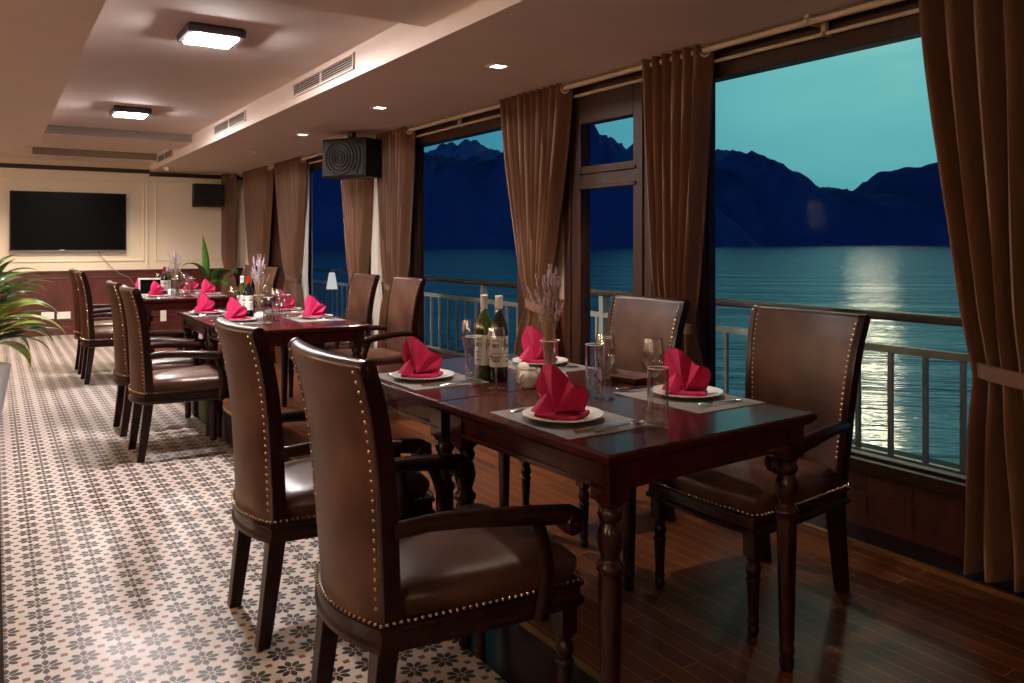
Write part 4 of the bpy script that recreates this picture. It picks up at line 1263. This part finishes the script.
# glasses: (table set, wine glass xy, tumbler xy, phrase)
def AT(px, py):
    d_ = 800.0 * (CAM_H - TH) / (py - 243.0); r_ = d_ * (px - 512.0) / 800.0
    return ((d_ * SN + r_ * CS) / TK, (d_ * CS - r_ * SN) / TK)
gl = [
    (0, AT(653, 407), AT(658, 429), 'by the nearest aisle-side spoon'),
    (0, AT(605, 399), AT(594, 394), 'in front of the balcony door chair'),
    (0, AT(496, 388), AT(473, 382), 'beside the wine bottles of the front tables'),
    (0, AT(470, 375), AT(604, 384), 'behind the lavender vase of the front tables'),
    (1, AT(276, 321), AT(268, 324), 'at the near end of the middle tables'),
    (1, AT(281, 322), AT(286, 320), 'right of the other glasses on the middle tables'),
    (1, AT(235, 317.5), AT(233, 314.5), 'left of the wine bottle on the middle tables'),
    (1, AT(268, 315), AT(276, 316), 'behind the lavender vase on the middle tables'),
    (2, (1.66, 9.02), (1.60, 8.95), 'at the near end of the rear tables'),
    (2, (1.74, 9.10), (1.78, 8.98), 'right of the white pot on the rear tables'),
    (2, (1.52, 9.35), (1.56, 9.45), 'beside the framed card on the rear tables'),
    (2, (1.80, 9.50), (1.84, 9.42), 'behind the flowers on the rear tables'),
]
for g, a, b_, ph in gl:
    set_out(WG, U['wg'], (a[0], a[1], TH), random.uniform(0, 3), 'empty stemmed wine glass ' + ph, 'wine glasses', scale=(1.02, 1.02, 1.15))
    set_out(TM, U['tm'], (b_[0], b_[1], TH), random.uniform(0, 3), 'tall clear tumbler ' + ph, 'tumblers', scale=(.95, .95, 1.28))

GB = make_bottle('green_glass', 'cap_white', 'wine_bottle'); ub = []
set_out(GB, ub, AT(484, 379) + (TH,), R(200), 'green white-wine bottle with pale capsule on the front tables', scale=(1, 1, 1.13))
DB = make_bottle('dark_glass', 'cap_black', 'wine_bottle'); ub2 = []
MB().lathe([(.0160, .262), (.0160, .308), (.012, .3095)], 20).build('neck_tag', 'cap_white', DB)
set_out(DB, ub2, AT(499, 381) + (TH,), R(215), 'dark wine bottle with white neck tag, right of the green one', scale=(1, 1, 1.13))
RB = make_bottle('dark_glass', 'cap_red', 'wine_bottle'); ub3 = []
set_out(RB, ub3, AT(248, 317) + (TH,), R(200), 'dark wine bottle with red capsule on the middle tables')
GB2 = set_out(GB, ub, AT(242, 316) + (TH,), R(190), 'green wine bottle half hidden left of the red capped bottle, middle tables')
GB3 = set_out(GB, ub, (1.585, 9.30, TH), R(190), 'green wine bottle among the glasses on the rear tables')
RB2 = set_out(RB, ub3, (1.545, 9.22, TH), R(180), 'dark wine bottle with red capsule beside the framed card, rear tables')

VS, LV, PT, SH = make_vase(), make_lavender(), make_pot(), make_shaker()
uv, ul, up_, us = [], [], [], []
for g, x, y in ((0, 1.850, 2.575), (1,) + AT(259, 319), (2, 1.66, 9.25)):
    set_out(VS, uv, (x, y, TH), 0, f'slim hourglass glass vase on the {TWH[g]} tables', 'glass vases', scale=(1, 1, 1.08))
    set_out(LV, ul, (x, y, TH + .002), g * 1.3, f'dried lavender bunch in the vase on the {TWH[g]} tables', 'lavender bunches', scale=(1, 1, 1.12))
set_out(SH, us, AT(523, 383) + (TH,), 0, 'white salt shaker behind the round pot on the front tables', scale=(1.25, 1.25, 1.1))
set_out(PT, up_, AT(529, 387) + (TH,), R(200), 'round white pot beside the shaker on the front tables', scale=(1.15, 1.15, 1.15))
set_out(PT, up_, (1.835, 2.49, TH), R(90), 'round white pot at the foot of the lavender vase, front tables')
set_out(PT, up_, AT(260, 321) + (TH,), R(60), 'round white pot below the lavender on the middle tables', scale=(1.2, 1.2, 1.0))
set_out(PT, up_, (1.60, 9.10, TH), R(60), 'round white pot among the glasses on the rear tables', scale=(1.2, 1.2, 1.2))
# framed card on the rear tables
fr = thing('framed_card', 'white framed dark card standing on the rear tables', 'picture frame', (1.43 * TK, 9.33 * TK, TH), R(-20))
b = MB(); w_, h_, k_ = .115, .175, .016
b.box(-w_, w_, -.008, .008, 0, k_); b.box(-w_, w_, -.008, .008, h_ - k_, h_); b.box(-w_, -w_ + k_, -.008, .008, k_, h_ - k_); b.box(w_ - k_, w_, -.008, .008, k_, h_ - k_)
b.build('frame', 'white_plastic', fr, smooth=0)
MB().box(-w_ + k_, w_ - k_, -.003, .006, k_, h_ - k_).build('card', 'screen', fr, smooth=0)
MB().tube([(0, .008, .12), (0, .07, .003)], .005, 6).build('strut', 'white_plastic', fr)

# small folded dark leather tray at the far window place
tr = MB()
def trf(dx, z): return [(-.075 + dx, -.11 + dx, z), (.075 - dx, -.11 + dx, z), (.075 - dx, .11 - dx, z), (-.075 + dx, .11 - dx, z)]
tr.rings([trf(.012, 0), trf(.004, .012), trf(0, .026), trf(.004, .026), trf(.014, .010)])
tray = tr.build('leather_tray', 'leather', smooth=0)
tray.location = (2.18 * TK, 2.50 * TK, TH); tray.scale = (TK, TK, TK); tray.rotation_euler = (0, 0, R(10))
tag(tray, 'shallow brown leather tray at the window edge of the front tables', 'tray')

# ================================================================== PLANTS
def strap(m, base, az, length, width, lift, droop, twist=0.0, n=14, fold=.25):
    """arching leaf with a keel"""
    d = Vector((math.cos(az), math.sin(az), 0)); sd = Vector((-math.sin(az), math.cos(az), 0))
    rows = []
    p = Vector(base); ang = lift
    step = length / n
    for i in range(n + 1):
        q = i / n
        w_ = width * max(.02, math.sin(PI * min(1, .10 + .90 * q) ** .8)) if q < 1 else .0005
        tdir = d * math.cos(ang) + Vector((0, 0, 1)) * math.sin(ang)
        nrm = -d * math.sin(ang) + Vector((0, 0, 1)) * math.cos(ang)
        s2 = sd * math.cos(twist * q) + nrm * math.sin(twist * q)
        rows.append([tuple(p + s2 * w_ + nrm * w_ * fold), tuple(p + s2 * w_ * .5 + nrm * w_ * fold * .35), tuple(p), tuple(p - s2 * w_ * .5 + nrm * w_ * fold * .35), tuple(p - s2 * w_ + nrm * w_ * fold)])
        p = p + tdir * step
        ang -= droop / n * (0.4 + 1.2 * q)
    vs = [x for r in rows for x in r]; fs = []
    for i in range(n):
        for k in range(4):
            fs.append((i * 5 + k, i * 5 + k + 1, (i + 1) * 5 + k + 1, (i + 1) * 5 + k))
    m.add(vs, fs)
PX, PY = -.09, 7.25
dr_ = thing('dracaena', 'green dracaena with long arching leaves in a white pot at the left edge', 'potted plant', (PX, PY, 0))
MB().lathe([(.13, 0), (.15, .01), (.21, .38), (.215, .40), (.20, .40), (.19, .36), (.02, .35)], 36).build('pot', 'pot', dr_)
MB().lathe([(.19, .345), (.15, .36), (.02, .365)], 24).build('soil', 'soil', dr_)
MB().tube([(0, 0, .34), (.01, 0, .55), (0, .01, .82)], [.022, .02, .016], 10).tube([(.03, .02, .34), (.06, .03, .6)], [.018, .014], 10).build('stem', 'straw', dr_)
rnd = random.Random(11)
la, lb, lc = MB(), MB(), MB()
for k in range(54):
    zb = rnd.choice([.52, .60, .68, .76, .82]) + rnd.uniform(-.03, .03)
    az = rnd.uniform(0, 2 * PI)
    lift = R(rnd.uniform(5, 45) + (zb - .5) * 110)
    m_ = rnd.choice([la, la, lb, lc])
    strap(m_, (0, 0, zb), az, rnd.uniform(.46, .72), rnd.uniform(.038, .060), lift, R(rnd.uniform(40, 120)), rnd.uniform(-.5, .5))
for nm, m_, mt in (('foliage', la, 'leaf_edge'), ('foliage', lb, 'leaf_pale'), ('foliage', lc, 'leaf_dark')):
    o = m_.build(nm, mt, dr_, smooth=80)
    md = o.modifiers.new('thickness', 'SOLIDIFY'); md.thickness = .0012

bx, by = 2.52, 11.6
bp_ = thing('bird_of_paradise_plant', 'tall broad-leaved green plant standing before the far corner by the windows', 'potted plant', (bx, by, 0))
MB().lathe([(.13, 0), (.15, .01), (.19, .34), (.195, .36), (.18, .36), (.17, .32), (.02, .31)], 32).build('pot', 'pot', bp_)
MB().lathe([(.17, .31), (.13, .325), (.02, .33)], 24).build('soil', 'soil', bp_)
st = MB(); lf = MB(); lf2 = MB()
def bop(m, top, az, length, width, lift, droop, base=(0, 0, .32)):
    mid = (base[0] * .6 + top[0] * .4, base[1] * .6 + top[1] * .4, (base[2] + top[2]) / 2)
    st.tube([base, mid, top], [.012, .009, .007], 8)
    strap(m, top, az, length, width, lift, droop, 0, 18, .3)
bop(lf, (-.03, 0, .84), R(235), .62, .05, R(80), R(8))
bop(lf2, (-.05, -.05, .85), R(205), .48, .06, R(60), R(110))
bop(lf2, (.10, -.06, .80), R(-60), .44, .16, R(50), R(110))
bop(lf2, (.06, .05, .75), R(-20), .45, .15, R(55), R(100))
bop(lf, (.05, -.10, .70), R(-75), .40, .10, R(45), R(110))
st.build('stalks', 'leaf_edge', bp_)
for nm, m_, mt in (('foliage', lf, 'leaf_edge'), ('foliage', lf2, 'leaf_dark')):
    o = m_.build(nm, mt, bp_, smooth=80)
    md = o.modifiers.new('thickness', 'SOLIDIFY'); md.thickness = .0015
